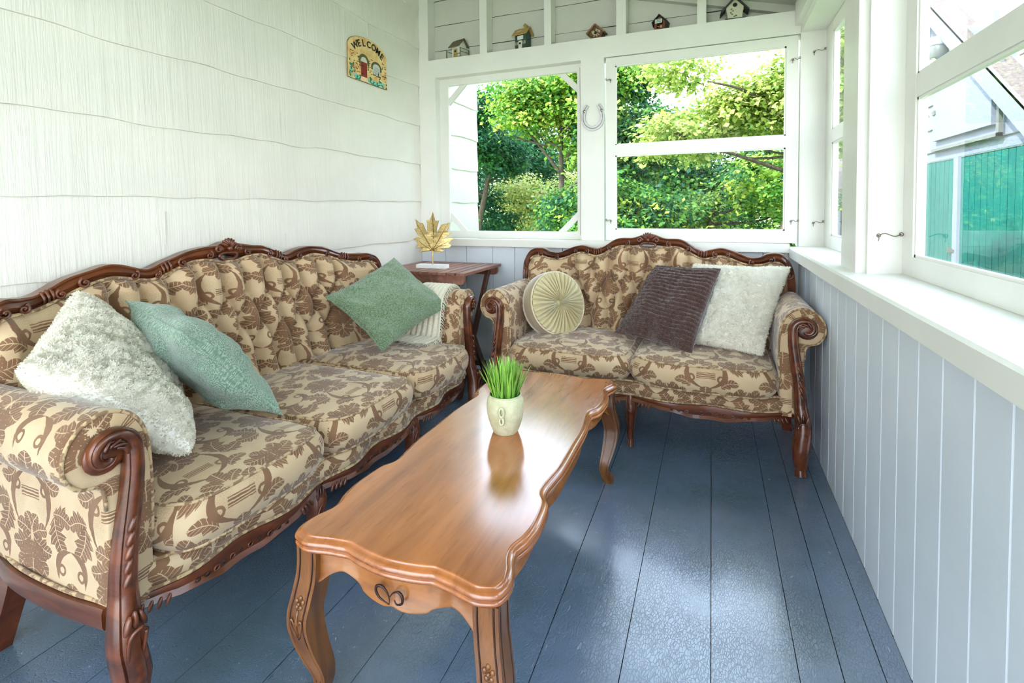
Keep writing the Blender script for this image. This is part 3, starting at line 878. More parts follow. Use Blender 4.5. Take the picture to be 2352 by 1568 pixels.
        b.sweep(pth, [(-.5, -.5), (.4, -.5), (.5, -.3), (.5, .3), (.4, .5), (-.5, .5)], (0, 0, 1), .040, .052)
        b.build('side_rail', M['sofa_wood'], root, sharp=50)
        pb = MB(); pb.tube(pth + np.array([sg * .004, 0, .032]), .005, 6); pb.build('piping', M['piping'], arm)
        b = MB()
        pth = smooth_curve([(sg * (W - .03), dend - .07, .30), (sg * (W - .025), dend - .06, .2), (sg * (W - .01), dend - .04, .1), (sg * (W + .005), dend - .02, 0)], 14)
        b.sweep(pth, [(-.5, -.5), (.5, -.5), (.5, .5), (-.5, .5)], (0, 1, 0), np.linspace(.06, .048, 14), np.linspace(.06, .045, 14))
        b.build('back_leg', M['sofa_wood'], root, sharp=40)
    # ---- seat deck and front border
    sd = np.linspace(-W + .03, W - .03, 90)
    fr = bow(sd)
    zz = np.array([.272, .285, .31, .335, .350, .352]); off = np.array([.012, .002, -.004, .0, .018, .25])
    P = np.zeros((90, 6, 3)); P[:, :, 0] = sd[:, None]; P[:, :, 1] = fr[:, None] + off[None] + .02; P[:, :, 2] = zz[None]
    b = MB().grid(P, uv=np.stack([P[..., 0] + .03, P[..., 2] + P[..., 1] * .0 + .30], -1), flip=True)
    b.box(-W + .03, W - .03, .05, dend, .27, .346)
    deck = b.build('seat_deck', M['damask'], root)
    pb = MB(); pth = np.stack([sd, fr + .02, np.full(90, .279)], -1); pb.tube(pth, .0055, 6); pb.tube(np.stack([sd, fr + .026, np.full(90, .349)], -1), .005, 6)
    pb.build('piping', M['piping'], deck)
    # ---- carved apron between the legs, serpentine underside
    edges = [-W] + list(legs_s) + [W]
    for a, c in zip(edges[:-1], edges[1:]):
        sa = np.linspace(a + .015, c - .015, 60); t = (sa - a) / (c - a); u = np.abs(t - .5) * 2
        zlow = .232 + .012 * np.cos(t * 2 * PI) - .022 * np.exp(-((u - .0) / .45)**2) + .006 * np.abs(np.sin(t * PI * 5)) - .010 * np.exp(-((u - .8) / .12)**2)
        f_ = bow(sa) + .018
        P = np.zeros((60, 7, 3)); P[:, :, 0] = sa[:, None]
        zz = np.stack([np.full(60, .276), np.full(60, .272), zlow + .030, zlow + .018, zlow + .004, zlow, zlow + .002], -1)
        oo = np.array([.018, .0, -.002, .004, -.006, .004, .03])
        P[:, :, 1] = f_[:, None] + oo[None]; P[:, :, 2] = zz
        b = MB().grid(P, flip=True)
        Pk = P[:, [6, 0]].copy(); Pk[:, 0, 1] += .0; Pk[:, 1, 1] += .012; b.grid(Pk, flip=True)
        ap = b.build('front_apron', wood, root, sharp=50)
        for k in range(-5, 6):
            tt = .5 + k * .045; ss = a + (c - a) * tt; z = .250 - .014 * math.exp(-((k * .09) / .45)**2); y = float(bow(ss)) + .014
            if abs(k) in (1, 3): MB().tube([(ss + .008 * math.cos(q_), y, z + .007 * math.sin(q_)) for q_ in np.linspace(0, 2 * PI, 11)[:-1]], .003, 5, closed=True).build('carved_ring', wood, ap)
            MB().ell((ss, y + .002, z), (.0075 if k % 2 else .010, .003, .0055), nu=6, nv=8).build('pierced_hole', M['groove'], ap)
        for sg in (-1, 1):
            for k in range(4):
                ss = (a + c) / 2 + sg * ((c - a) / 2 - .05 - k * .017); y = float(bow(ss)) + .012
                MB().ell((ss, y, .238), (.006, .006, .015), ax=[[.9, 0, .4 * sg], [0, 1, 0], [-.4 * sg, 0, .9]], nu=6, nv=6).build('carved_husk', wood, ap)
    for ls in legs_s:
        b = MB(); y = float(bow(ls)) + .052
        carved_leg(b, ls, y, .285, knee=.014, w=.046)
        lg = b.build('front_leg', M['sofa_wood'], root, sharp=55)
        for k in (-1, 0, 1): MB().ell((ls + k * .013, y - .038, .240), (.005, .007, .020), nu=6, nv=6).build('carved_husk', M['sofa_wood'], lg)
        b = MB().tube(smooth_curve([(ls - .008, y - .022, .06), (ls - .014, y - .038, .16), (ls, y - .044, .20), (ls + .014, y - .038, .16), (ls + .008, y - .022, .06)], 20), .004, 5)
        b.build('knee_moulding', M['sofa_wood'], lg)
    # ---- loose seat cushions
    w_in = W - .088; step = 2 * w_in / ncush
    for i in range(ncush):
        a = -w_in + i * step
        mid = a + step / 2
        fr_ = lambda s_, mid=mid: -.080 + .035 * (np.abs(np.asarray(s_) - mid) / (step / 2))**3 - .0
        cushion(root, a + .003, a + step - .003, fr_, D - .17, .352, .474 - .0)

sofa = thing('sofa', 'long carved-frame three-seat sofa in brown and beige damask along the white shingle wall', 'sofa', (-1.32, 1.667, 0), PI / 2)
make_sofa(sofa, .932, 3, [(0, 1.105), (.05, 1.09), (.12, 1.084), (.19, 1.078), (.25, 1.055), (.31, 1.032), (.36, 1.022), (.42, 1.036), (.50, 1.053), (.56, 1.045), (.62, 1.028), (.70, 1.0), (.76, .984), (.81, .982), (.855, .985), (.895, .965), (.915, .92), (.92, .86)],
          .82, .20, .95, .878, .115, 12, .137, True, [-.311, .311])
love = thing('loveseat', 'carved-frame two-seat loveseat in brown and beige damask under the end windows', 'sofa', (-.392, 2.62, 0), math.radians(-1.2))
make_sofa(love, .775, 2, [(0, 1.070), (.1, 1.052), (.19, 1.044), (.245, 1.018), (.29, .99), (.335, .974), (.38, .985), (.43, 1.0), (.47, .992), (.53, .965), (.585, .950), (.65, .956), (.69, .974), (.735, .978), (.765, .96), (.785, .91), (.788, .86)],
          .70, .14, .80, .845, .12, 9, .132, True, [0.])
# ---------------------------------------------------------------- coffee table
TC = (-.68, 1.588)
def table_outline():
    q = [(0, .276), (.14, .276), (.22, .268), (.275, .262), (.305, .266), (.335, .283), (.38, .291), (.45, .294), (.505, .287), (.545, .274), (.575, .277), (.61, .291), (.65, .297), (.682, .286)]
    e = [(.695, .262), (.702, .235), (.698, .205), (.690, .170), (.687, .145), (.684, .118), (.690, .095), (.698, .05), (.702, 0)]
    # quarter running from the middle of the long side to the middle of the short side, as (x, y)
    quarter = [(w_, l_) for l_, w_ in q] + [(x, y) for y, x in e]
    Q = np.array(quarter)
    full = np.concatenate([Q, Q[::-1][1:] * [-1, 1], Q[1:] * [-1, -1], Q[::-1][1:-1] * [1, -1]])
    c = smooth_curve(np.concatenate([full, full[:1]]), 420)[:-1]
    return c * [.975, .984]
TO = table_outline()
def inset(c, d):
    T = np.roll(c, -1, 0) - np.roll(c, 1, 0); T /= np.linalg.norm(T, axis=1)[:, None]
    N = np.stack([-T[:, 1], T[:, 0]], -1)
    if ((c + N * .01)**2).sum() > (c**2).sum(): N = -N
    return c + N * d
tab = thing('coffee_table', 'long cherry-wood coffee table with scalloped top and curved legs', 'coffee table', (TC[0], TC[1], 0))
lay = [(.022, .4600), (.0185, .4600), (.0165, .4575), (.0145, .4535), (.009, .4530), (.0035, .4490), (.001, .4440), (.002, .4395), (.0065, .4370), (.0075, .4345), (.0035, .4320), (.002, .4280), (.005, .4230), (.014, .4200), (.04, .4190)]
P = np.stack([np.concatenate([inset(TO, d), np.full((len(TO), 1), z)], -1) for d, z in lay], 1)
b = MB().grid(P, closed_u=True)
n = len(TO); k = len(lay)
b.F.append(tuple(i * k for i in range(n))); b.M.append(0)
b.F.append(tuple(i * k + k - 1 for i in reversed(range(n)))); b.M.append(0)
b.build('tabletop', M['table_wood'], tab, sharp=60)
# apron rails: short ends with scroll cut, long sides
AP = inset(TO, .034)
def apron(sel, zlow, name):
    c = AP[sel]
    t = np.linspace(0, 1, len(c)); zl = zlow(t)
    z = np.stack([np.full(len(c), .420), zl + .010, zl + .004, zl, zl], -1)
    off = [0, 0, -.004, -.004, .016]
    cc = [inset(AP, o)[sel] for o in off]
    P = np.stack([np.concatenate([cc[i], z[:, i:i + 1]], -1) for i in range(5)], 1)
    Pb = np.concatenate([P[:, 4:5], np.concatenate([cc[4], np.full((len(c), 1), .42)], -1)[:, None]], 1)
    return MB().grid(P).grid(Pb).build(name, M['table_apron'], tab, sharp=50)
endz = lambda t: .345 - .016 * np.cos((t - .5) * 2 * PI * 1.0) * 1.0 + .018 * np.exp(-((np.abs(t - .5) - .30) / .10)**2) - .030 * np.exp(-((np.abs(t - .5) - .5) / .08)**2) + .008 * np.exp(-((t - .5) / .03)**2)
sidez = lambda t: .362 - .014 * np.cos((t - .5) * 4 * PI) - .03 * np.exp(-((np.abs(t - .5) - .5) / .05)**2)
ix = np.arange(n)
for sy_ in (-1, 1):
    s_ = ix[(AP[:, 1] * sy_ > .60) & (np.abs(AP[:, 0]) < .225)]
    s_ = s_[np.argsort(AP[s_, 0])]; apron(s_, endz, 'end_apron')
for sx_ in (-1, 1):
    s_ = ix[(AP[:, 0] * sx_ > .18) & (np.abs(AP[:, 1]) < .625)]
    s_ = s_[np.argsort(AP[s_, 1])]; apron(s_, sidez, 'side_apron')
# carved double scroll on each end apron
for sy_ in (-1, 1):
    b = MB(); y = sy_ * .6695
    zc0 = .366
    for pts in ([(0, -.018), (0, -.002), (-.007, .012), (-.018, .020), (-.029, .016), (-.031, .004), (-.024, -.008), (-.012, -.014), (-.001, -.018)],
                [(0, -.002), (.010, .012), (.022, .018), (.031, .010), (.030, -.006), (.018, -.012), (.012, -.004)]):
        b = MB(); c_ = smooth_curve([(-u * 1.15 * sy_, y, zc0 + v) for u, v in pts], 40)
        b.tube(c_, .0014 + .0022 * np.sin(np.linspace(0, PI, 40))**2, 6); b.build('carved_scroll', M['groove'], tab)
for sx_ in (-1, 1):
    for sy_ in (-1, 1):
        cx, cyy = sx_ * .243, sy_ * .640
        dg = np.array([sx_ * .72, sy_ * .69, 0])
        pts = [(0, .420), (.000, .38), (.004, .34), (.016, .29), (.026, .245), (.022, .20), (.006, .14), (-.012, .085), (-.012, .045), (.004, .018), (.012, 0)]
        path = smooth_curve([(cx + dg[0] * o, cyy + dg[1] * o, z) for o, z in pts], 60)
        t = np.linspace(0, 1, 60)
        wdt = np.interp(t, [0, .12, .3, .45, .55, .7, .82, .92, 1], [.060, .060, .060, .062, .056, .042, .032, .036, .042])
        sq = [(-.5, -.5), (-.36, -.5), (-.34, -.47), (-.30, -.47), (-.28, -.5), (.28, -.5), (.30, -.47), (.34, -.47), (.36, -.5), (.5, -.5), (.5, -.36), (.47, -.34), (.47, -.30), (.5, -.28), (.5, .28), (.47, .30), (.47, .34), (.5, .36), (.5, .5), (-.5, .5)]
        b = MB().sweep(path, [(x_ * (-sx_ * sy_), y_) for x_, y_ in sq] if False else sq, (0, -sy_, 0) if False else (0, 1, 0), wdt, wdt)
        lg = b.build('leg', M['table_leg'], tab, sharp=35)
        # dark fluted lines and a carved flower with leaves on the end face
        kn = lambda z: np.interp(z, [0, .018, .045, .085, .14, .20, .245, .29, .34, .38, .42], [.012, .004, -.012, -.012, .006, .022, .026, .016, .004, .0, 0])
        hw = lambda z: np.interp(z, [0, .03, .075, .125, .19, .23, .29, .37, .42], [.021, .018, .016, .021, .028, .031, .030, .030, .030])
        g = MB()
        for e in (-1, 1):
            zz = np.linspace(.415, .06, 30)
            g.tube([(cx + dg[0] * kn(z) + e * (hw(z) - .0105), cyy + dg[1] * kn(z) + sy_ * (hw(z) + .0003), z) for z in zz], .0017, 5)
            g.tube([(cx + dg[0] * kn(z) + sx_ * (hw(z) + .0003), cyy + dg[1] * kn(z) + e * (hw(z) - .0105), z) for z in zz], .0017, 5)
        g.build('dark_fluting', M['groove'], lg)
        c = MB(); fz = .285
        def onface(u, z, out=.002): return (cx + dg[0] * kn(z) + u, cyy + dg[1] * kn(z) + sy_ * (hw(z) + out), z)
        for q in range(5):
            a = PI / 2 + q * 2 * PI / 5
            c.ell(onface(.010 * math.cos(a), fz + .012 * math.sin(a), .0), (.0062, .0045, .0068), nu=7, nv=9)
        c.ell(onface(0, fz, .003), (.0048, .0045, .005), nu=7, nv=9)
        for e in (-1, 1):
            c.tube(smooth_curve([onface(0, fz - .022), onface(e * .004, fz - .05), onface(e * .014, fz - .038), onface(e * .016, fz - .055), onface(e * .004, fz - .085)], 16), .0028, 5)
        c.tube([onface(0, fz - .015), onface(0, fz - .05), onface(0, fz - .09)], .003, 5)
        c.build('carved_flower', M['table_leg'], lg)

# ---------------------------------------------------------------- potted grass
pt = thing('potted_grass', 'small sage ceramic pot of bright green artificial grass on the coffee table', 'potted plant', (-.676, 1.605, .46))
prof = [(.0, .0), (.036, .0), (.044, .004), (.056, .035), (.064, .068), (.0665, .095), (.063, .118), (.0565, .130), (.0575, .1345), (.054, .136), (.0515, .131), (.053, .122), (.0, .118)]
b = MB().lathe([( max(r, .0004), z) for r, z in smooth_curve(prof, 50)], k=48)
V0 = b.V[0]; nz = vnoise(V0 * 60, 4) * .0008; b.V[0] = V0 * (1 + nz[:, None] * 8)
pot = b.build('pot', M['pot'], pt)
b = MB(); va = Vector((0.62, -1.6, 0)).normalized(); rx = np.array([-va.y, va.x, 0.]); fx = np.array([va.x, va.y, 0])
for (cz, rz, rw, rr) in ((.094, .015, .0085, .0046), (.063, .012, .007, .0042)):
    th = np.linspace(0, 2 * PI, 21)[:-1]
    base = np.array([0, 0, 0.]) + fx * (.0685 if cz > .08 else .0655) - rx * .012
    b.tube([base + rx * rw * math.cos(a) * .9 + fx * (.002 + .002 * math.cos(a)) + np.array([0, 0, cz + rz * math.sin(a)]) for a in th], rr, 8, closed=True)
b.build('ring_ornament', M['pot'], pot)
def m_blade():
    m = Mat('plastic_grass'); a = m.node('ShaderNodeVertexColor'); a.layer_name = 'tint'
    m.set(color=a.outputs[0], rough=.35); return m.m
M['blade'] = m_blade()
def add_tint(o, cols):
    """per-vertex own colour of leaves"""
    ca = o.data.color_attributes.new('tint', 'FLOAT_COLOR', 'POINT')
    c = np.ones((len(cols), 4)); c[:, :3] = cols
    ca.data.foreach_set('color', c.ravel())
V = []; F = []; C_ = []
for i in range(330):
    a = rng.uniform(0, 2 * PI); r0 = .046 * math.sqrt(rng.uniform(0, 1))
    L = rng.uniform(.085, .145); lean = rng.uniform(.05, .72) * (r0 / .046) + rng.uniform(-.06, .06); ww = rng.uniform(.0016, .0038)
    a2 = a + rng.uniform(-.6, .6); s5 = 6; curl = rng.uniform(.1, .9) * abs(lean)
    side = np.array([-math.sin(a2 + 1.0 * rng.uniform(-1, 1)), math.cos(a2), 0]); side /= np.linalg.norm(side)
    p = np.array([r0 * math.cos(a), r0 * math.sin(a), .118]); ang = lean * .6
    base = len(V); br = rng.uniform(.75, 1.15)
    for j in range(s5 + 1):
        t = j / s5; w_ = ww * (1 - t)**.6 * (.6 + .8 * min(1, t * 3))
        V += [p - side * w_, p + side * w_]
        col = np.array([.10, .32, .03]) * (1 - t) + np.array([.34, .62, .10]) * t
        C_ += [col * br, col * br]
        ang += curl / s5
        p = p + np.array([math.cos(a2) * math.sin(ang), math.sin(a2) * math.sin(ang), math.cos(ang)]) * L / s5
        if j < s5: F.append((base + 2 * j, base + 2 * j + 1, base + 2 * j + 3, base + 2 * j + 2))
o = MB().add(V, F).build('grass_blades', M['blade'], pt, fixn=False); add_tint(o, C_); o['kind'] = 'stuff'

# ---------------------------------------------------------------- slatted side table
st = thing('folding_side_table', 'reddish slatted wooden folding table in the back left corner', 'side table', (-1.80, 3.10, 0))
def T(x, y): return x + 1.80, y - 3.10
xs0, xs1, y0, y1 = -2.125, -1.455, 2.80, 3.40
nsl = 10; wsl = (xs1 - xs0 + .010) / nsl
for i in range(nsl):
    a = xs0 + i * wsl; ax_, ay_ = T(a, y0)
    MB().box(ax_, ax_ + wsl - .010, ay_, ay_ + (y1 - y0), .822, .840).build('slat', M['slat'], st, smooth=False)
for yy in (2.825, 3.355):
    b = MB(); ax_, ay_ = T(xs0 + .03, yy); cx2 = T(xs1 - .012, 0)[0]
    b.prism([(ax_, .822), (cx2, .822), (cx2, .785), (cx2 - .012, .766), (cx2 - .03, .762), (ax_ + .03, .762), (ax_, .785)], 1, ay_, ay_ + .022)
    b.build('apron', M['slat'], st, smooth=False)
for xx in (-2.05, -1.545):
    for (ya, yb) in ((3.34, 2.86), (2.86, 3.34)):
        px, pya = T(xx + (.012 if ya > yb else -.014), ya); pyb = T(0, yb)[1]
        MB().bar((px, pya, .80), (px, pyb, .0), .022, .045, up=(0, 1, 0)).build('leg', M['slat_leg'], st, smooth=False)
for (yy, z) in ((2.885, .045), (3.315, .045)):
    ax_, ay_ = T(-2.05, yy); bx_ = T(-1.545, yy)[0]
    MB().bar((ax_, ay_, z + .06), (bx_, ay_, z + .06), .02, .04).build('stretcher', M['slat_leg'], st, smooth=False)
bx_, by_ = T(-1.66, 2.824)
MB().ell((bx_, by_, .792), (.006, .004, .006)).build('bolt', M['steel'], st)

# ---------------------------------------------------------------- gold maple leaf on marble foot
ml = thing('maple_leaf_sculpture', 'gold metal maple leaf standing on a white marble foot on the side table', 'ornament', (-1.815, 3.02, .84), math.radians(3))
b = MB().box(-.112, .112, -.034, .034, 0, .024)
b.build('marble_foot', M['marble'], ml, smooth=False)
MB().tube([(0, 0, .02), (0, 0, .13)], .0055, 10).build('stem', M['gold'], ml)
trace = [(358, 400), (380, 412), (420, 419), (478, 402), (440, 384), (520, 372), (534, 352), (508, 332), (558, 288), (520, 284), (462, 292), (505, 262), (538, 236), (498, 234), (532, 146), (490, 158), (455, 165), (404, 238), (404, 200), (438, 124), (398, 130), (378, 48), (348, 118), (312, 124), (318, 160), (306, 245), (272, 150), (236, 148), (190, 114), (204, 196), (162, 205), (205, 262), (240, 286), (200, 284), (142, 300), (205, 335), (188, 382), (262, 378), (222, 416), (300, 412)]
out = np.array([((x - 358) * .00078, (400 - y) * .00076) for x, y in trace])
import bmesh
def filled(out, zfun, n=5):
    """triangulated outline, each triangle split evenly so the blade can be cupped"""
    from mathutils.geometry import tessellate_polygon
    tris = tessellate_polygon([[Vector((x, z, 0)) for x, z in out]])
    key = {}; V = []; F = []
    def vid(x, z):
        k = (round(x, 6), round(z, 6))
        if k not in key: key[k] = len(V); V.append((x, zfun(x, z), z))
        return key[k]
    for t in tris:
        A, B, C = [np.array(out[i]) for i in t]
        g = [[vid(*(A + (B - A) * i / n + (C - A) * j / n)) for j in range(n + 1 - i)] for i in range(n + 1)]
        for i in range(n):
            for j in range(n - i):
                F.append((g[i][j], g[i + 1][j], g[i][j + 1]))
                if j < n - i - 1: F.append((g[i + 1][j], g[i + 1][j + 1], g[i][j + 1]))
    return V, F
zf = lambda x, z: -.010 * math.sin(abs(x) * 26) + .35 * (x * x) - .012 * math.exp(-(x / .006)**2) * 0 + .012 * math.sin(z * 18)
V, F = filled(out, zf)
V = np.array(V); V[:, 2] += .122
b = MB().add(V, F); b.add(V + [0, .003, 0], [tuple(reversed(f_)) for f_ in F])
lf = b.build('leaf_blade', M['gold'], ml, fixn=False)
b = MB()
op = [(x, zf(x, z) + .0015, z + .122) for x, z in out]; b.tube(op, .0016, 5, closed=True)
b.build('leaf_rim', M['gold_dark'], lf)
b = MB()
def vein(x1, z1, r=.0022, x0=0, z0=0):
    t = np.linspace(0, 1, 14); X_ = x0 + (x1 - x0) * t; Z_ = z0 + (z1 - z0) * t
    b.tube([(x, zf(x, z) - .001, z + .122) for x, z in zip(X_, Z_)], np.linspace(r, r * .4, 14), 5)
vein(.014, .262, .003)
for sg in (-1, 1):
    vein(sg * .128, .196, .0026); vein(sg * .145, .078, .0022); vein(sg * .08, -.008, .0018)
    for k in range(1, 6):
        t = k / 6; vein(sg * (.128 * t + .030 * (1 - t * .4)), .196 * t + .004, .0011, sg * .128 * t, .196 * t)
        vein(sg * .028 * (1 - t * .5) + .014 * t, .25 * t + .026, .0011, .014 * t, .25 * t)
b.build('leaf_veins', M['gold_dark'], lf)

# ---------------------------------------------------------------- pillows
def pillow(root, corners, th, mat, name='cover', n=64, pinch=.10, seed=0, wr=.004, ribs=0, bulge=(0, 0), fz=0., power=.55):
    c00, c10, c11, c01 = [np.array(c, float) for c in corners]
    u = np.linspace(-1, 1, n); uu, vv = np.meshgrid(u, u, indexing='ij')
    def base(U, Vv):
        s, t = (U + 1) / 2, (Vv + 1) / 2
        return (c00 * ((1 - s) * (1 - t))[..., None] + c10 * (s * (1 - t))[..., None] + c11 * (s * t)[..., None] + c01 * ((1 - s) * t)[..., None])
    U = uu * (1 - pinch * (1 - vv**2) * np.abs(uu)**2); Vv = vv * (1 - pinch * (1 - uu**2) * np.abs(vv)**2)
    B = base(U, Vv)
    nrm = np.cross((c10 + c11) - (c00 + c01), (c01 + c11) - (c00 + c10)); nrm /= np.linalg.norm(nrm)
    ex = np.linalg.norm((c10 + c11) - (c00 + c01)) / 2; ey = np.linalg.norm((c01 + c11) - (c00 + c10)) / 2
    prof = (np.clip(1 - np.abs(uu)**2.4, 0, 1) * np.clip(1 - np.abs(vv)**2.4, 0, 1))**power
    objs = MB(); uvg = np.stack([uu * ex / 2, vv * ey / 2], -1)
    sides = []
    for sg in (1, -1):
        # soft creases that run into the corners and along the seams
        e = np.clip(np.maximum(np.abs(uu), np.abs(vv)), 0, 1)
        cre = vnoise(np.stack([uu * 2.2 + 7 * seed, vv * 2.2, uu * 0 + sg], -1), seed) * 2.2 + vnoise(np.stack([uu * 5 + vv * 3, vv * 5 - uu * 3, uu * 0 + sg], -1), seed + 1) * (.4 + e)
        hgt = th / 2 * prof + wr * cre * prof**.5
        if ribs and True:
            rb = np.abs(np.sin((vv + .015 * np.sin(uu * 5)) * ribs * PI / 2 + sg)) ** .5
            hgt = hgt + (rb - .6) * .012 * prof**.3
        if fz: 
            Pn = B * 38
            hgt = hgt + fz * (vnoise(Pn + sg * 9, seed) + .6 * vnoise(Pn * 2.3, seed + 3)) * prof**.25
        sides.append(B + nrm * (sg * hgt)[..., None])
    objs.grid(sides[0], uv=uvg); objs.grid(sides[1], uv=uvg, flip=True)
    o = objs.build(name, mat, root)
    return o, sides, nrm

def tufts(parent, sides, nrm, count, L, w, mat, name='pile', seed=0, curl=.6, rib=0):
    """short curled locks rooted all over the cover"""
    r = np.random.default_rng(seed); n = sides[0].shape[0]
    V = []; F = []
    for sg, S in zip((1, -1), sides):
        dU = np.gradient(S, axis=0); dV = np.gradient(S, axis=1); N = np.cross(dU, dV) * sg
        N /= np.linalg.norm(N, axis=2)[..., None] + 1e-9
        cnt = count if sg == 1 else count // 2
        a = r.uniform(0, n - 1.001, (cnt, 2)); i = a.astype(int); f_ = a - i
        def smp(G): return (G[i[:, 0], i[:, 1]] * ((1 - f_[:, 0]) * (1 - f_[:, 1]))[:, None] + G[i[:, 0] + 1, i[:, 1]] * (f_[:, 0] * (1 - f_[:, 1]))[:, None] + G[i[:, 0], i[:, 1] + 1] * ((1 - f_[:, 0]) * f_[:, 1])[:, None] + G[i[:, 0] + 1, i[:, 1] + 1] * (f_[:, 0] * f_[:, 1])[:, None])
        p = smp(S); nn = smp(N); nn /= np.linalg.norm(nn, axis=1)[:, None] + 1e-9
        cl = np.stack([vnoise(p * 80 + k * 20, seed + k) for k in range(3)], -1)
        d = cl * .8 + r.normal(0, .35, p.shape); d -= nn * (d * nn).sum(1)[:, None]; dl = np.linalg.norm(d, axis=1)[:, None] + 1e-9; d = d / dl
        s = np.cross(nn, d)
        ln = L * r.uniform(.6, 1.3, (cnt, 1))
        p0 = p - nn * .002; p1 = p + nn * ln * .55 + d * ln * curl * .35; p2 = p + nn * ln * .72 + d * ln * curl * 1.1
        ww = w * r.uniform(.7, 1.2, (cnt, 1))
        blk = np.stack([p0 - s * ww, p0 + s * ww, p1 - s * ww * .8, p1 + s * ww * .8, p2], 1)
        b0 = len(V) * 0 + sum(len(x) for x in V)
        V.append(blk.reshape(-1, 3))
        ids = b0 + np.arange(cnt)[:, None] * 5
        F += [tuple(x) for x in (ids + np.array([0, 1, 3, 2])).tolist()] + [tuple(x) for x in (ids + np.array([2, 3, 4])).tolist()]
    o = MB().add(np.concatenate(V), F).build(name, mat, parent, fixn=False)
    o['kind'] = 'stuff'
    return o

def pil_thing(name, label, corners, **k):
    c = np.mean(np.array(corners), 0); c[2] = min(p[2] for p in corners) - .0
    t = thing(name, label, 'pillow', tuple(c)); 
    return t, [tuple(np.array(p) - c) for p in corners]

P1c = [(-1.43, .985, .535), (-1.84, 1.20, .545), (-1.965, .985, .985), (-1.66, .705, .850)]
t, cc = pil_thing('pillow', 'fluffy white fleece pillow slumped against the near arm of the sofa', P1c)
o, S_, N_ = pillow(t, cc, .20, M['fleece'], n=90, pinch=.05, seed=3, wr=.007, fz=.0022, power=.42)
tufts(o, S_, N_, 44000, .0085, .0021, M['fleece_tuft'], seed=3)
P2c = [(-1.436, 1.336, .510), (-1.882, 1.438, .556), (-1.935, 1.120, .935), (-1.490, 1.015, .884)]
t, cc = pil_thing('pillow', 'mint green woven pillow leaning on the white fleece pillow', P2c)
o, S_, N_ = pillow(t, cc, .175, M['knit_green'], n=90, pinch=.075, seed=5, wr=.009, power=.5)
pb = MB(); ed_ = np.concatenate([S_[0][:, 0], S_[0][-1, 1:], S_[0][::-1, -1][1:], S_[0][0, ::-1][1:-1]]); pb.tube(ed_, .003, 6, closed=True); pb.build('seam', M['knit_green'], o)
P3c = [(-1.576, 2.11, .520), (-1.41, 2.555, .69), (-1.775, 2.51, .958), (-1.90, 2.065, .790)]
t, cc = pil_thing('pillow', 'dark sage green woven pillow standing on its corner at the far sofa arm', P3c)
o, S_, N_ = pillow(t, cc, .15, M['knit_sage'], n=90, pinch=.085, seed=8, wr=.008, power=.5)
pb = MB(); ed_ = np.concatenate([S_[0][:, 0], S_[0][-1, 1:], S_[0][::-1, -1][1:], S_[0][0, ::-1][1:-1]]); pb.tube(ed_, .003, 6, closed=True); pb.build('seam', M['knit_sage'], o)
P5c = [(-.530, 2.945, .510), (-.092, 2.705, .490), (.050, 2.985, .905), (-.310, 3.135, .895)]
t, cc = pil_thing('pillow', 'dark brown ribbed plush pillow in the middle of the loveseat', P5c)
o, S_, N_ = pillow(t, cc, .15, M['plush'], n=150, pinch=.055, seed=9, wr=.007, ribs=21, fz=.0012, power=.45)
tufts(o, S_, N_, 26000, .0042, .0010, M['plush_tuft'], seed=5, curl=.5)
P6c = [(-.20, 2.89, .50), (.240, 2.775, .495), (.400, 3.075, .915), (-.10, 3.165, .905)]
t, cc = pil_thing('pillow', 'fluffy white fleece pillow behind the brown plush one on the loveseat', P6c)
o, S_, N_ = pillow(t, cc, .15, M['fleece'], n=90, pinch=.05, seed=12, wr=.007, fz=.0022, power=.45)
tufts(o, S_, N_, 34000, .0105, .0015, M['fleece_tuft'], seed=8)

# round pleated pillow
ax = np.array([.76, -.585, .285]); ax /= np.linalg.norm(ax)
fc = np.array([-.872, 2.93, .668]); ctr = fc - ax * .052
t = thing('round_pillow', 'round pleated champagne pillow with corded edge at the left of the loveseat', 'pillow', tuple(ctr))
ux = np.cross([0, 0, 1], ax); ux /= np.linalg.norm(ux); uy = np.cross(ax, ux)
Rm = np.stack([ux, uy, ax], 1)
def rl(P): return np.asarray(P) @ Rm.T
R0 = .192
nth = 520; th = np.linspace(0, 2 * PI, nth, endpoint=False)
band = MB()
pr = [(R0 - .004, .048), (R0 + .006, .03), (R0 + .010, 0), (R0 + .006, -.03), (R0 - .004, -.048)]
Pp = np.stack([np.stack([r * np.cos(th), r * np.sin(th), np.full(nth, z)], -1) for r, z in smooth_curve(pr, 12)], 1)
band.grid(rl(Pp), closed_u=True); band.build('side_band', M['velvet'], t)
for sg in (1, -1):
    rr = np.linspace(.012, R0 - .004, 30); npl = 34
    P = np.zeros((nth, 30, 3))
    for j, r in enumerate(rr):
        q = r / R0
        wob = .35 * np.sin(th * 3 + 1) * q + .25 * np.sin(th * 7)
        pl = np.abs(np.sin(th * npl / 2 + wob * 2))**.6
        dome = .050 + .026 * (1 - q**2.2) - .040 * math.exp(-(q / .16)**2)
        hgt = dome + (pl - .5) * .028 * min(1, q * 5) * (1 - .7 * q**5)
        P[:, j] = np.stack([r * np.cos(th), r * np.sin(th), sg * hgt], -1)
    MB().grid(rl(P), closed_u=True, flip=(sg < 0)).build('pleated_face', M['satin'], t)
    MB().ell(rl([[0, 0, sg * .043]])[0], (.018, .018, .010), ax=Rm.T, nu=8, nv=16).build('center_button', M['satin'], t)
    b = MB()
    for ph in (0, PI):
        tt = np.linspace(0, 2 * PI, 700, endpoint=False); tw = tt * 75 + ph
        rad = R0 + .001 + .0032 * np.cos(tw); zz = sg * .049 + .0032 * np.sin(tw)
        b.tube(rl(np.stack([rad * np.cos(tt), rad * np.sin(tt), zz], -1)), .0030, 5, closed=True)
    b.build('twisted_cord', M['cord'], t)

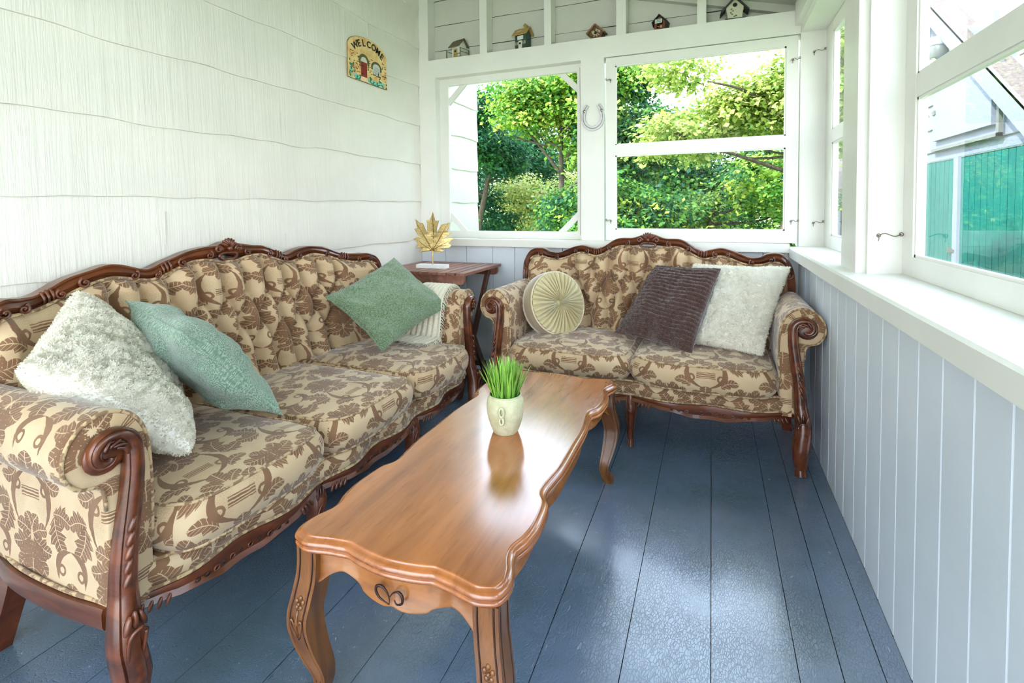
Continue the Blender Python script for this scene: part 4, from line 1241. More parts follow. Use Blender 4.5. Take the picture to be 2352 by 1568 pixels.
# ---------------------------------------------------------------- throw over the far sofa arm
tw = thing('throw_blanket', 'cream fringed throw draped over the far arm of the sofa', 'blanket', (-1.55, 2.60, .48))
def th_world(s, d, z): return np.stack([-1.32 - d + 1.55, 1.667 + s - 2.60, z - .48], -1)
pathA = smooth_curve([(.932 - .245, .487), (.932 - .175, .489), (.932 - .118, .505), (.932 - .104, .60), (.932 - .092, .70), (.932 - .050, .766), (.932 + .014, .790), (.932 + .074, .772), (.932 + .118, .715), (.932 + .126, .64), (.932 + .128, .56), (.932 + .130, .50)], 70)
nd = 60; dd = np.linspace(0, 1, nd)
SG = np.zeros((70, nd, 3))
for i, (s_, z_) in enumerate(pathA):
    t_ = i / 69
    d0_ = np.interp(t_, [0, .12, .3, .5, .62, 1], [.15, .13, .12, .115, .12, .10]); d1_ = np.interp(t_, [0, .3, .5, 1], [.42, .36, .31, .26])
    dv = d0_ + (d1_ - d0_) * dd
    fold = np.sin(dd * 2 * PI * 3.6 + t_ * 2.0 + .6) * np.interp(t_, [0, .15, .45, .6, 1], [.018, .020, .006, .006, .012])
    # push away from the arm
    if i == 0 or i == 69: pass
    tn = pathA[min(i + 1, 69)] - pathA[max(i - 1, 0)]; tn = tn / np.linalg.norm(tn); nm = np.array([-tn[1], tn[0]])
    off = np.abs(fold) + .003
    SG[i] = th_world(s_ + nm[0] * off, dv, z_ + nm[1] * off)
uvg = np.stack(np.meshgrid(np.linspace(0, .8, 70), np.linspace(0, .25, nd), indexing='ij'), -1)
o = MB().grid(SG, uv=uvg).build('blanket_cloth', M['cream_knit'], tw)
md = o.modifiers.new('thick', 'SOLIDIFY'); md.thickness = .004; md.offset = 1
b = MB(); r = np.random.default_rng(4)
def strand(p, d, L, droop, w=.0022):
    p = np.array(p, float); d = np.array(d, float); d /= np.linalg.norm(d); pts = [p.copy()]
    for k in range(4):
        d = d + np.array([r.normal(0, .12), r.normal(0, .12), -droop]); d /= np.linalg.norm(d)
        p = p + d * L / 4; pts.append(p.copy())
    b.tube(pts, np.linspace(w, w * .5, 5), 4, cap=False)
for j in range(nd):
    for k in range(3):
        q = SG[0, j] + r.normal(0, .002, 3); strand(q + [0, 0, .004], (r.normal(.0, .25), -1, .05), .034 * r.uniform(.7, 1.2), .02)
        q = SG[-1, j] + r.normal(0, .002, 3); strand(q, (r.normal(0, .2), r.normal(.2, .2), -1), .045 * r.uniform(.7, 1.2), .1)
for i in range(1, 69):
    for k in range(3):
        q = SG[i, 0] + r.normal(0, .002, 3); tn = SG[min(i + 1, 69), 0] - SG[i - 1, 0]
        strand(q, (1.0, r.normal(0, .2) + (.25 if i > 35 else -.25), -.4), .030 * r.uniform(.7, 1.2), .25)
o2 = b.build('fringe', M['cream_knit'], tw); o2['kind'] = 'stuff'
# ---------------------------------------------------------------- horseshoe
hs = thing('horseshoe', 'grey iron horseshoe hung open end up on the post between the end windows', 'horseshoe', (-.773, 3.4745, 1.885))
a = np.linspace(-.30 * PI + PI, 0.30 * PI + 2 * PI, 60)
t = np.linspace(-1, 1, 60)
ang = -PI / 2 + t * (PI * .80)
X_ = .068 * np.cos(ang) * (1 - .10 * np.clip(np.abs(t) - .6, 0, 1)); Z_ = np.where(np.sin(ang) < 0, .078 * np.sin(ang), .105 * np.sin(ang)) - .004
b = MB().sweep(np.stack([X_, np.full(60, -.010), Z_], -1), [(-.5, -.5), (-.1, -.5), (-.02, -.2), (.06, -.2), (.14, -.5), (.5, -.5), (.5, .5), (-.5, .5)], (0, 1, 0), .026 + .004 * (1 - np.abs(t)), .010)
b.build('shoe', M['steel'], hs, sharp=40)
for k in (6, 53):
    MB().ell((X_[k], -.012, Z_[k]), (.012, .007, .012), nu=6, nv=8).build('heel_calk', M['steel'], hs)

# ---------------------------------------------------------------- welcome plaque
wp = thing('welcome_plaque', 'small arched painted WELCOME plaque with a cottage scene on the left wall', 'wall plaque', (XL + .004, 2.815, 2.11))
# local y runs 0.. along the wall, z up; width .41
W2 = .205
arch = [(-W2, 0), (W2, 0), (W2, .203)] + [(W2 * math.cos(a) * 1.0, .203 + .092 * math.sin(a)**.9) for a in np.linspace(.12, PI - .12, 22)] + [(-W2, .203)]
def plate(pts, x0, x1, name, mat, parent):
    return MB().prism(pts, 0, x0, x1).build(name, mat, parent, smooth=False)
m = Mat('painted_plaque'); v = m.coord('Object'); nn_ = m.noise(v, 18, 3)
m.set(color=m.mix(nn_.step(.4, .7), srgb(244, 212, 150), srgb(228, 176, 108)), rough=.5)
plq = plate(arch, 0, .011, 'plaque_board', m.m, wp)
edge_m = flat('plaque_edge', srgb(110, 84, 50), .6)
b = MB(); b.tube([(.006, y, z) for y, z in arch], .003, 5, closed=True); b.build('plaque_rim', edge_m, wp)
dark = flat('lettering_black', srgb(38, 26, 22), .5); brick = flat('brick_marks', srgb(136, 74, 46), .7)
red = flat('cottage_red', srgb(160, 48, 44), .6); vine = flat('vine_brown', srgb(98, 98, 66), .8); pane_m = flat('cottage_window', srgb(214, 214, 206), .5)
green = flat('shrub_green', srgb(38, 128, 88), .7); aqua = flat('flower_aqua', srgb(136, 214, 214), .6); pinkp = flat('path_cream', srgb(244, 214, 176), .6)
def letters(word, path, size, depth, mat, parent, name='lettering', facing='x'):
    """word set letter by letter; path gives (y, z, tilt)"""
    parts = MB()
    for ch, (y, z, tilt) in zip(word, path):
        cu = bpy.data.curves.new('glyph', 'FONT'); cu.body = ch; cu.size = size; cu.extrude = depth; cu.align_x = 'CENTER'; cu.offset = size * .022; cu.resolution_u = 3
        ob = bpy.data.objects.new('glyph', cu)
        me = ob.to_mesh()
        V = np.array([tuple(v.co) for v in me.vertices]); F = [tuple(p.vertices) for p in me.polygons]
        ob.to_mesh_clear(); bpy.data.objects.remove(ob); bpy.data.curves.remove(cu)
        if len(V) == 0: continue
        c, s = math.cos(tilt), math.sin(tilt)
        u = V[:, 0] * c - V[:, 1] * s; w_ = V[:, 0] * s + V[:, 1] * c
        if facing == 'x': parts.add(np.stack([V[:, 2] + path_x, y + u, z + w_], -1), F)
        else: parts.add(np.stack([y + u, path_x - V[:, 2], z + w_], -1), F)
    return parts.build(name, mat, parent, smooth=False)
path_x = .012
wp_path = []
for i in range(7):
    a = PI / 2 + .92 - i * .307
    wp_path.append((.152 * math.cos(a) * 1.06 + .005, .142 + .098 * math.sin(a), (a - PI / 2) * .72))
letters('WELCOME', wp_path, .062, .0012, dark, wp)
x0, x1 = .0108, .0128
plate([(-.080, .030), (-.018, .030), (-.018, .128), (-.080, .128)], x0, x1, 'painted_door', red, wp)
plate([(-.080, .130), (-.018, .130)] + [(-.049 + .031 * math.cos(a), .130 + .030 * math.sin(a)) for a in np.linspace(.1, PI - .1, 8)], x0, x1, 'fanlight', pane_m, wp)
plate([(.045, .078), (.125, .070)] + [(.085 + .040 * math.cos(a), .128 + .020 * math.sin(a)) for a in np.linspace(.1, PI - .1, 8)], x0, x1, 'painted_window', pane_m, wp)
plate([(-.085, .004), (-.012, .0), (-.018, .030), (-.080, .030)], x0, x1, 'painted_path', pinkp, wp)
b = MB()
for a in np.linspace(-.2, PI + .2, 16): b.ell((x1, -.049 + .046 * math.cos(a), .130 + .042 * math.sin(a)), (.0015, .012, .010), nu=5, nv=7)
for z in (.12, .105, .09): b.ell((x1, -.005, z), (.0015, .007, .008), nu=5, nv=7); b.ell((x1, -.090, z + .01), (.0015, .008, .008), nu=5, nv=7)
b.ell((x1, -.10, .150), (.0015, .016, .007), nu=5, nv=7)
for a in np.linspace(-.2, PI + .2, 14): b.ell((x1, .085 + .050 * math.cos(a), .118 + .038 * math.sin(a)), (.0015, .010, .009), nu=5, nv=7)
for y in (.05, .068, .09, .11, .125): b.ell((x1, y, .070 - .004 * (y > .08)), (.0015, .010, .005), nu=5, nv=7)
b.build('painted_vines', vine, wp)
b = MB()
for k in range(5):
    y = -.069 + k * .011; b.box(x1, x1 + .0006, y, y + .0012, .032, .126)
for z in (.045, .1): b.box(x1, x1 + .0008, -.074, -.04, z, z + .005)
b.ell((x1 + .001, -.03, .08), (.001, .003, .003), nu=5, nv=6)
for k in range(-4, 6):
    y = .085 + k * .012; b.bar((x1 + .0003, y - .018, .075), (x1 + .0003, y + .018, .13), .0008, .0012) if abs(k - .5) < 3.2 else None
b.ell((x1 + .001, .105, .080), (.0012, .006, .009), nu=6, nv=8); b.ell((x1 + .001, .107, .093), (.0012, .003, .004), nu=6, nv=8)
b.build('painted_details', dark, wp)
b = MB(); r = np.random.default_rng(2)
for k in range(120):
    y = r.uniform(-.19, .19); z = r.uniform(.04, .20)
    if (-.10 < y < .005 and z > .02) or (.03 < y < .145 and .055 < z < .16): continue
    if (y / .2)**2 + ((z - .12) / .11)**2 > 1.25 or z > .175: continue
    b.box(x0, x1, y, y + .011, z, z + .0045)
b.build('brick_marks', brick, wp, smooth=False)
b = MB()
for k in range(110):
    y = r.uniform(-.196, .196); z = r.uniform(.004, .028 + (.085 if y < -.150 else 0) + (.07 if y > .18 else 0) + .012 * math.sin(y * 60))
    if -.085 < y < -.012: continue
    b.ell((x0, y, z), (.0015, .009, .009), nu=4, nv=7)
b.build('painted_shrubs', green, wp)
b = MB()
for k in range(52):
    y = r.uniform(-.19, .193); z = r.uniform(.006, .032 + (.03 if y < -.150 else 0))
    if -.09 < y < -.010: continue
    b.ell((x1 - .0008, y, z), (.0015, .0065, .0065), nu=4, nv=8)
b.build('painted_blossoms', aqua, wp)

# ---------------------------------------------------------------- birdhouses on the header ledge
ZT = 2.428
def c_(n_, r_, g_, b_, ro=.75): return flat(n_, srgb(r_, g_, b_), ro)
bw = c_('birdhouse_white', 222, 222, 212); bt = c_('birdhouse_tan', 176, 152, 84); bo = c_('birdhouse_olive', 112, 110, 74); bb = c_('birdhouse_roof_brown', 112, 98, 76)
bgn = c_('birdhouse_green', 62, 82, 74); bgold = c_('birdhouse_gold_roof', 178, 146, 84); bk = c_('birdhouse_hole', 24, 20, 16); bdk = c_('birdhouse_slate', 62, 62, 62)
brd = c_('birdhouse_red_brown', 128, 76, 52); brn = c_('birdhouse_bark', 112, 78, 52); bcr = c_('birdhouse_cream', 206, 202, 178); wire = c_('wire_dark', 40, 36, 30, .4)
pinky = c_('sign_pink', 214, 176, 160)
def gable_roof(b, w, d, z, h, ov=.012, th=.006, axis='y'):
    """ridge along x (axis x) or along y (front gable)"""
    for sg in (-1, 1):
        if axis == 'x':
            b.prism([(0, z + h), (sg * (d / 2 + ov), z - ov * .6), (sg * (d / 2 + ov), z - ov * .6 + th), (0, z + h + th * 1.2)], 0, -w / 2 - ov, w / 2 + ov)
        else:
            b.prism([(0, z + h), (sg * (w / 2 + ov), z - ov * .6), (sg * (w / 2 + ov), z - ov * .6 + th), (0, z + h + th * 1.2)], 1, -d / 2 - ov, d / 2 + ov)
def disc(b, x, y, z, r): b.ell((x, y, z), (r, .002, r), nu=6, nv=14)
# 1: white cottage with porch, brown roof and wire hanger
h = thing('birdhouse', 'white cottage birdhouse with brown roof and wire hanger, leftmost on the ledge', 'birdhouse', (-1.862, 3.545, ZT), math.radians(-16), 'birdhouses on the ledge')
b = MB().box(-.040, .045, -.035, .04, .006, .100); b.prism([(-.035, .1), (.04, .1), (0.0025, .145)], 0, -.04, .045); b.build('body', bw, h, smooth=False)
b = MB(); gable_roof(b, .085, .075, .100, .048, .02, axis='x'); b.build('roof', bb, h, smooth=False)
MB().box(-.085, .070, -.062, .045, 0, .007).build('base', bt, h, smooth=False)
MB().box(-.020, .018, -.040, -.034, .007, .078).build('door', bt, h, smooth=False)
b = MB(); disc(b, 0, -.042, .058, .009); disc(b, -.004, -.042, .032, .003); b.build('entrance_hole', bk, h)
b = MB()
for (x, y) in ((-.080, -.058), (-.080, .04), (.066, -.058), (.066, .04)): b.box(x, x + .006, y - .003, y + .003, 0, .072)
b.bar((.068, -.055, .045), (.068, .04, .045), .003, .004); b.bar((.068, -.055, .07), (.068, .04, .07), .003, .004); b.bar((-.078, -.055, .066), (-.078, .04, .066), .003, .004)
b.bar((.03, -.056, .03), (.068, -.056, .03), .004, .004); b.build('porch_rail', bo, h, smooth=False)
b = MB().tube(smooth_curve([(-.02, .0, .160), (-.01, -.008, .148), (.02, -.030, .140), (.05, -.012, .142), (.055, 0, .158)], 20), .0018, 5); b.build('wire_hanger', wire, h)
# 2: green house with gold roof and chimney
h = thing('birdhouse', 'green two-storey birdhouse with tan roof and chimney above the left window', 'birdhouse', (-1.322, 3.545, ZT), math.radians(-14), 'birdhouses on the ledge')
b = MB().box(-.050, .050, -.030, .035, .006, .115); b.prism([(-.03, .115), (.035, .115), (0.0025, .155)], 0, -.05, .05); b.build('body', bgn, h, smooth=False)
b = MB(); gable_roof(b, .1, .065, .118, .044, .018, axis='x'); b.build('roof', bgold, h, smooth=False)
MB().box(-.066, .062, -.052, .040, 0, .007).build('base', bt, h, smooth=False)
b = MB().box(.018, .036, -.010, .008, .140, .182); b.box(.014, .040, -.014, .012, .182, .187); b.prism([(.016, .187), (.038, .187), (.027, .199)], 1, -.012, .010); b.build('chimney', bt, h, smooth=False)
MB().box(-.015, .015, -.036, -.030, .007, .070).build('door', bw, h, smooth=False)
b = MB().box(-.024, .026, -.036, -.031, .078, .106); b.build('sign_board', bw, h, smooth=False)
b = MB().bar((-.038, -.020, .146), (.002, -.020, .146), .02, .004, up=(0, -.75, .8)); b.build('roof_sign', pinky, h, smooth=False)
b = MB(); disc(b, 0, -.038, .050, .009); disc(b, 0, -.038, .030, .0025); b.build('entrance_hole', bk, h)
b = MB()
for sg in (-1, 1):
    b.box(sg * .033 - .012, sg * .033 + .012, -.034, -.029, .044, .064)
b.build('window_box', bcr, h, smooth=False)
b = MB()
for sg in (-1, 1):
    for (dx_, dz_) in ((-.005, .0), (.005, .0), (-.005, .009), (.005, .009)): b.box(sg * .033 + dx_ - .003, sg * .033 + dx_ + .003, -.0355, -.033, .046 + dz_, .052 + dz_)
b.build('window_panes', bk, h, smooth=False)
b = MB()
for x in (-.03, .048): b.tube([(x + .004 * math.cos(q), -.0, .168 + .005 * math.sin(q)) for q in np.linspace(0, 2 * PI, 9)[:-1]], .001, 4, closed=True)
b.build('wire_hanger', wire, h)
# 3: little rustic twig birdhouse
h = thing('birdhouse', 'small rustic bark and moss birdhouse, middle one on the ledge', 'birdhouse', (-.757, 3.535, ZT), math.radians(-6), 'birdhouses on the ledge')
b = MB().prism([(-.034, .006), (.034, .006), (.050, .045), (0, .098), (-.050, .045)], 1, -.032, .035); b.build('body', brn, h, smooth=False)
b = MB()
for sg in (-1, 1):
    for k in range(5):
        y = -.045 + k * .018; b.bar((0, y, .102), (sg * .064, y, .042), .016, .010, up=(0, 0, 1))
b.build('roof', c_('bark_roof', 140, 104, 78), h, smooth=False)
MB().box(-.045, .045, -.045, .04, 0, .006).build('base', bdk, h, smooth=False)
b = MB(); disc(b, 0, -.036, .044, .0085); b.build('entrance_hole', bk, h)
b = MB(); r = np.random.default_rng(5)
for k in range(26):
    a = r.uniform(0, 2 * PI); q = r.uniform(.014, .03); b.ell((q * math.cos(a), -.034, .046 + q * .9 * math.sin(a)), (.004, .003, .006), nu=4, nv=6)
b.build('twig_trim', bcr, h)
# 4: red brown shed birdhouse with sign
h = thing('birdhouse', 'red-brown stall birdhouse with a pale sign board under its peak', 'birdhouse', (-.325, 3.535, ZT), math.radians(-10), 'birdhouses on the ledge')
b = MB().box(-.034, -.020, -.03, .035, 0, .065); b.box(.022, .034, -.03, .035, 0, .065); b.box(-.034, .034, .025, .035, 0, .065); b.prism([(-.034, .065), (.034, .065), (0, .098)], 1, -.028, .035); b.box(-.034, .034, -.03, .035, 0, .018); b.build('body', brd, h, smooth=False)
b = MB()
for sg in (-1, 1):
    b.prism([(0, .104), (sg * .050, .056), (sg * .050, .062), (0, .111)], 1, -.042, .042)
    b.prism([(sg * .050, .062), (sg * .044, .062), (sg * .038, .030), (sg * .042, .030)], 1, -.042, .042)
b.build('roof', bdk, h, smooth=False)
MB().box(-.026, .020, -.046, -.042, .048, .074).build('sign_board', c_('sign_mint', 190, 208, 200), h, smooth=False)
b = MB()
for (z, xs) in ((.064, (-.012, -.006, 0., .006)), (.054, (-.016, -.010, -.004, .002, .008))):
    for x in xs: b.box(x, x + .004, -.0468, -.0455, z, z + .005)
b.build('sign_lettering', c_('sign_grey', 96, 110, 104), h, smooth=False)
b = MB().box(.006, .016, -.036, -.028, .020, .034); b.bar((-.015, -.03, .034), (.0, -.03, .027), .003, .003); b.build('counter_jar', c_('jar_peach', 206, 164, 132), h, smooth=False)
# 5: cream birdhouse with dark roof
h = thing('birdhouse', 'cream birdhouse with dark slate roof and painted flowers, rightmost on the ledge', 'birdhouse', (.128, 3.535, ZT), math.radians(4), 'birdhouses on the ledge')
b = MB().prism([(-.040, .010), (.040, .010), (.052, .085), (0, .135), (-.052, .085)], 1, -.035, .035); b.build('body', bcr, h, smooth=False)
b = MB()
for sg in (-1, 1): b.prism([(0, .136), (sg * .082, .050), (sg * .082, .062), (0, .150)], 1, -.052, .052)
b.build('roof', bdk, h, smooth=False)
MB().box(-.058, .058, -.052, .045, 0, .010).build('base', bdk, h, smooth=False)
b = MB(); disc(b, 0, -.038, .096, .013); b.build('entrance_hole', bk, h)
for (x, z) in ((-.020, .072), (-.012, .060), (-.024, .050), (-.016, .040), (.006, .030), (-.004, .026)): MB().ell((x, -.036, z), (.006, .002, .004), nu=5, nv=7).build('painted_flower', bo, h)
MB().bar((-.018, -.036, .02), (-.018, -.036, .07), .002, .0015).build('painted_stem', bo, h); b = MB().bar((.026, -.036, .018), (.026, -.036, .06), .002, .0015)
b.build('painted_stem', bo, h)
b = MB(); disc(b, .026, -.037, .066, .0065); b.build('painted_blossom', bw, h)
# ---------------------------------------------------------------- outside: lawn, shed, neighbour, trees
b = MB(); xs = np.linspace(-40, 40, 60); ys = np.linspace(-20, 60, 60)
P = np.stack(np.meshgrid(xs, ys, indexing='ij') + [np.zeros((60, 60))], -1); P[..., 2] = -.55 + .15 * vnoise(P * .2, 2)
o = b.grid(P).build('lawn', M['grass']); tag(o, 'sunlit lawn around the porch', 'grass', kind='stuff')

sh = thing('garden_shed', 'white gabled shed with teal boarded wall seen through the right window', 'shed', (3.2, 8.6, -.5))
X0, Y0, Z0 = 3.2, 8.6, -.5
def L_(b, name, mat, **k): b.xf(Matrix.Translation((-X0, -Y0, -Z0))); return b.build(name, mat, sh, **k)
# gable geometry in the Y-Z plane at X = 3.2
ap = (9.72, 4.36); sl_ = .78
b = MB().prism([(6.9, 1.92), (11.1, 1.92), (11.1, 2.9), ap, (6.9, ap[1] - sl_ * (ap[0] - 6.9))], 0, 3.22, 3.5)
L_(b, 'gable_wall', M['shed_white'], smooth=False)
# white siding laps
for i, z in enumerate((1.90, 2.06, 2.42, 2.80, 3.2, 3.6)):
    ymax = 10.9; ymin = max(6.95, ap[0] - (ap[1] - z) / sl_)
    b = MB().box(3.198, 3.225, ymin, ymax if z < 3 else min(ymax, ap[0] + (ap[1] - z) / sl_), z, z + .012)
    L_(b, 'siding_gap', M['grey'], smooth=False)
b = MB(); y = 3.5
while y < 11.2:
    b.box(3.205, 3.26, y + .006, y + .150, -.5, 1.92); y += .156
L_(b, 'teal_boards', M['teal'], smooth=False)
b = MB().box(3.22, 3.4, 3.4, 11.2, -.5, 1.92); L_(b, 'teal_wall', flat('teal_gap', srgb(4, 60, 58), .8), smooth=False)
L_(MB().box(3.17, 3.24, 8.74, 8.88, -.5, 1.91), 'corner_post', M['shed_white'], smooth=False)
b = MB().box(3.165, 3.20, 8.86, 9.02, .56, .63); b.box(3.155, 3.19, 8.80, 8.90, .575, .615); L_(b, 'hasp', M['steel'], smooth=False)
# hatch
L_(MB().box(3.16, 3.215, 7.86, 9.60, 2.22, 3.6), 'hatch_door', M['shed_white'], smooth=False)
L_(MB().box(3.15, 3.19, 7.66, 7.72, 2.06, 3.0).box(3.15, 3.19, 7.66, 9.62, 2.06, 2.10), 'hatch_frame', M['grey'], smooth=False)
L_(MB().box(3.14, 3.17, 7.84, 8.02, 2.74, 2.80).box(3.14, 3.17, 9.5, 9.6, 2.62, 2.68), 'hinge', M['steel'], smooth=False)
# barge boards
for (ye, sg) in ((6.6, -1), (11.3, 1)):
    ze = ap[1] - sl_ * abs(ye - ap[0])
    L_(MB().bar((3.02, ap[0], ap[1] + .02), (3.02, ye, ze + .02), .04, .24, up=(0, 0, 1)), 'barge_board', M['shed_white'], smooth=False)
    L_(MB().bar((3.15, ap[0], ap[1] + .15), (3.15, ye, ze + .15), .30, .03, up=(0, 0, 1)), 'gable_roof', M['roof'], smooth=False)
    L_(MB().bar((3.12, ap[0], ap[1] - .06), (3.12, ye, ze - .06), .2, .02, up=(0, 0, 1)), 'soffit', M['shed_white'], smooth=False)
# main roof behind, laid in courses
th_ = math.atan(1.15); b = MB(); g = MB()
for k in range(26):
    s0_, s1_ = k * .22, (k + 1) * .22 + .02
    x0_, z0_ = 3.32 + s0_ * math.cos(th_), 2.15 + s0_ * math.sin(th_); x1_, z1_ = 3.32 + s1_ * math.cos(th_), 2.15 + s1_ * math.sin(th_)
    b.prism([(x0_ - .012, z0_ + .012), (x1_, z1_ + .0), (x1_, z1_ - .02), (x0_, z0_ - .02)], 1, 2.6, 12.0)
    y = 2.7 + (k % 2) * .16
    while y < 11.9: g.box(x0_ + .01, x0_ + .015, y, y + .012, z0_ + .02, z0_ + .17) if k < 24 else None; y += .33 + .2 * ((k * 7 + int(y * 9)) % 3)
L_(b, 'main_roof', M['roof'], smooth=False)
# lamp under the gable
b = MB().lathe([(.01, .12), (.13, .12), (.15, .10), (.15, .0), (.01, 0)], c=(3.0, 9.02, 3.52), k=24); L_(b, 'lamp_housing', M['shed_white'], sharp=40)
b = MB().lathe([(.135, .0), (.13, -.10), (.09, -.16), (.01, -.18)], c=(3.0, 9.02, 3.52), k=24); L_(b, 'lamp_glass', flat('lamp_lens', srgb(120, 124, 126), .15, spec=.8), sharp=40)

nb = thing('neighbor_shed', 'small white outbuilding with dark roof glimpsed through the far side window', 'outbuilding', (4.3, 19.0, -.5))
b = MB().box(-1.2, 1.6, 0, 3, 0, 2.3); b.build('wall', M['shed_white'], nb, smooth=False)
b = MB().prism([(-.5, 2.15), (1.5, 3.6), (3.5, 2.15), (3.5, 2.28), (1.5, 3.76), (-.5, 2.28)], 0, -1.6, 2.0); b.build('roof', M['roof'], nb, smooth=False)
MB().box(-.4, .4, -.02, .02, .1, 1.9).build('doorway', flat('dark_doorway', srgb(44, 44, 40), .8), nb, smooth=False)

def tree(name, label, x, y, blobs, cols, nleaf, size, seed, trunk=None, branches=(), group=None, droop=.3, spread=.55, cat='tree'):
    """blobs: (x, y, z, rx, ry, rz) relative to the foot; leaves gather into sprays"""
    r = np.random.default_rng(seed)
    t = thing(name, label, cat, (x, y, -.5), 0, group)
    w_ = np.array([bb_[3] * bb_[5] for bb_ in blobs]); w_ = w_ / w_.sum()
    V = []; F = []; C_ = []; k0 = 0
    nsp = max(1, nleaf // 16)
    which = r.choice(len(blobs), nsp, p=w_)
    Bl = np.array(blobs)[which]
    d = r.normal(0, 1, (nsp, 3)); d /= np.linalg.norm(d, axis=1)[:, None]
    rad = r.uniform(.25, 1., (nsp, 1))**.55
    ctr = Bl[:, :3] + d * rad * Bl[:, 3:6]
    cl = np.repeat(ctr, 16, 0); m = len(cl)
    sp = spread * size * 3.2
    p = cl + r.normal(0, 1, (m, 3)) * np.array([sp, sp, sp * .38])
    nrm = r.normal(0, 1, (m, 3)) * .55 + np.array([0, 0, 1.0]) + np.repeat(d, 16, 0) * .5; nrm /= np.linalg.norm(nrm, axis=1)[:, None]
    a = r.normal(0, 1, (m, 3)); a -= nrm * (a * nrm).sum(1)[:, None]; a /= np.linalg.norm(a, axis=1)[:, None]; a[:, 2] -= droop * .3
    bb_ = np.cross(nrm, a)
    s_ = size * r.uniform(.6, 1.25, (m, 1))
    q = np.stack([p - a * s_ * .5, p + bb_ * s_ * .30 + nrm * s_ * .05, p + a * s_ * .12 + bb_ * s_ * .34, p + a * s_ * .55, p + a * s_ * .12 - bb_ * s_ * .34, p - bb_ * s_ * .30 + nrm * s_ * .05], 1)
    V = q.reshape(-1, 3); ids = (np.arange(m) * 6)[:, None]
    F = [tuple(f_) for f_ in (ids + np.arange(6)).tolist()]
    cc = np.array(cols); ci = r.integers(0, len(cc), nsp); spc = cc[ci] * r.uniform(.75, 1.2, (nsp, 1))
    col = np.repeat(spc, 16, 0) * r.uniform(.8, 1.2, (m, 1)); col = np.repeat(col, 6, 0)
    o = MB().add(V, F).build('foliage', M['leaf'], t, smooth=False, fixn=False)
    add_tint(o, col)
    b = MB()
    if trunk is None: trunk = (.10, max(q_[2] for q_ in blobs))
    tr, th = trunk
    pts = smooth_curve([(0, 0, 0), (r.normal(0, .06), 0, th * .3), (r.normal(0, .12), 0, th * .65), (r.normal(0, .15), 0, th)], 16)
    b.tube(pts, np.linspace(tr, tr * .25, 16), 8); b.build('trunk', M['bark'], t)
    b = MB(); n_ = 0
    for (p_, q_, r_) in branches:
        mid = (np.array(p_) + np.array(q_)) / 2 + r.normal(0, .12, 3); b.tube(smooth_curve([p_, mid, q_], 12), np.linspace(r_, r_ * .3, 12), 6); n_ += 1
    for bl in blobs[:10]:
        z_ = max(.2, min(th * .9, bl[2] - bl[5] * .6)); st_ = pts[int(np.clip(z_ / th, 0, 1) * 15)]
        b.tube(smooth_curve([st_, (st_ + np.array(bl[:3])) / 2 + [0, 0, -.1], bl[:3]], 8), np.linspace(tr * .35, tr * .08, 8), 5)
    b.build('branches', M['bark'], t)
    return t
def G(*c): return [np.array(srgb(*x)) for x in c]
deep = G((44, 98, 50), (36, 84, 58), (62, 118, 54), (46, 102, 78)); mid = G((92, 144, 54), (70, 124, 48), (116, 160, 60)); lime = G((172, 194, 74), (146, 180, 64), (116, 160, 56), (192, 206, 96))
pale = G((190, 196, 112), (168, 184, 96), (150, 170, 90), (208, 206, 140)); apple = G((178, 194, 98), (152, 176, 78), (120, 154, 66), (204, 208, 130))
GR = 'trees beyond the porch windows'
def col(n, r_, z0, z1, w, wz, seed, dpt=.8):
    rr = np.random.default_rng(seed); return [(rr.uniform(-w, w), rr.uniform(-dpt, dpt), rr.uniform(z0, z1), r_ * rr.uniform(.7, 1.2), r_ * rr.uniform(.7, 1.2), wz * rr.uniform(.7, 1.2)) for _ in range(n)]
tree('broadleaf_tree', 'dark green tall tree at the left edge of the left end window', -5.0, 10.5, col(15, .58, .8, 4.6, .62, .40, 1), deep, 24000, .085, 11, group=GR)
tree('maple_tree', 'yellow-green spreading maple with bare dark limbs in the left end window', -2.55, 9.0, col(18, .55, 2.9, 4.2, 1.1, .30, 4) + [(-.6, 0, 3.9, .8, .7, .4), (.5, 0, 4.0, .7, .7, .4), (.6, 0, 2.7, .55, .5, .3)], lime + mid, 24000, .085, 12, trunk=(.085, 4.0),
     branches=[((0, 0, 2.3), (-1.1, -.3, 3.8), .035), ((0, 0, 2.6), (.9, -.3, 4.1), .03), ((-.3, -.1, 2.9), (-1.3, -.4, 3.3), .02), ((.1, 0, 3.0), (.2, -.4, 4.3), .028), ((0, 0, 2.0), (.8, -.4, 2.9), .025)], group=GR)
tree('shrub', 'pale yellowish sunlit bush low in the left end window', -4.05, 12.0, col(12, .6, .6, 2.3, .9, .45, 6), pale, 14000, .08, 13, cat='bush', group=GR)
tree('shrub', 'dark green bush low at the right side of the left end window', -2.35, 9.6, col(10, .5, .4, 2.0, .5, .4, 7), mid + deep, 11000, .085, 14, cat='bush', group=GR)
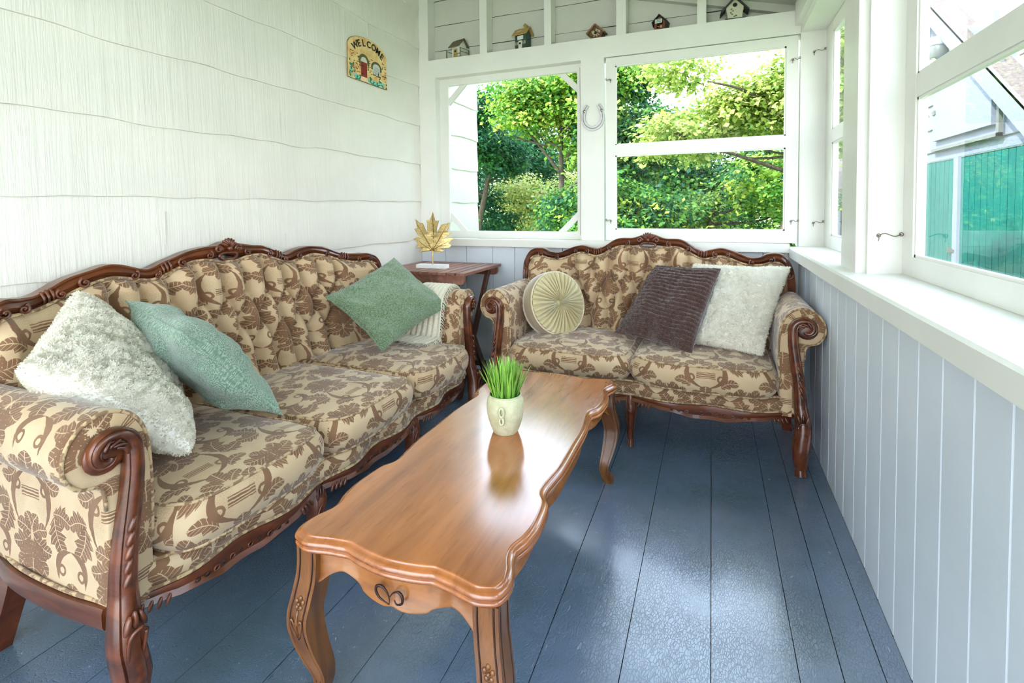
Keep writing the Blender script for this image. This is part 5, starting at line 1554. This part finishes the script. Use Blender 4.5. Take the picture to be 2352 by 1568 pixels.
tree('broadleaf_tree', 'deep green full tree at the left side of the big end window', -1.42, 9.5, col(16, .52, 2.2, 4.4, .52, .36, 8), deep + mid, 22000, .08, 15, group=GR)
tree('apple_tree', 'pale leafy apple tree close outside the right half of the big end window', .55, 6.3, col(20, .40, 2.4, 3.45, .95, .24, 9, .5) + [(-.9, 0, 2.6, .4, .4, .22), (-1.2, -.1, 2.45, .25, .3, .15)], apple, 24000, .066, 16, trunk=(.055, 3.2),
     branches=[((.5, 0, 2.4), (-.6, -.5, 3.1), .028), ((.3, 0, 2.1), (-1.1, -.4, 2.65), .025), ((.4, 0, 2.6), (.9, -.4, 3.4), .025), ((.8, -.2, 2.5), (.1, -.6, 2.7), .02)], group=GR)
tree('shrub', 'bright green bush low at the left of the big end window', -1.5, 8.6, col(12, .5, .3, 2.0, .7, .36, 21), mid + lime[:1] + deep, 14000, .08, 17, cat='bush', group=GR)
tree('shrub', 'wide mid green thicket low at the right of the big end window', .2, 9.3, col(18, .55, .2, 2.3, 1.3, .36, 22), mid + lime + deep[:1], 22000, .08, 18, cat='bush', group=GR)
for i, (x, y, r_, zt_, cl_, lab) in enumerate([(-10.5, 19, 1.5, 4.8, deep, 'far dark tree leftmost behind the pale bush'), (-7.3, 20, 1.5, 4.9, mid + deep, 'far mixed green tree behind the maple'), (-4.2, 18.5, 1.4, 4.8, deep + mid, 'far green tree between the two end windows'),
                                           (-1.8, 19, 1.4, 4.6, pale + mid, 'far pale tree behind the deep green one'), (1.2, 18, 1.4, 4.8, mid + deep, 'far green tree behind the apple tree'), (-6.0, 16, 1.3, 4.6, deep, 'far dark evergreen behind the left dark tree'), (-.35, 15.5, 1.2, 4.3, deep + mid, 'far dense green tree behind the middle of the big end window')]):
    tree('broadleaf_tree', lab, x, y, col(20, r_ * .75, .6, zt_, r_ * .9, .6, 30 + i, 1.), cl_, 15000, .14, 40 + i, group=GR)
tree('broadleaf_tree', 'leafy tree past the shed seen through the narrow far side window', 3.7, 14.5, col(14, .6, 2.6, 6.0, .8, .45, 50), deep + mid, 11000, .11, 60, group=GR)
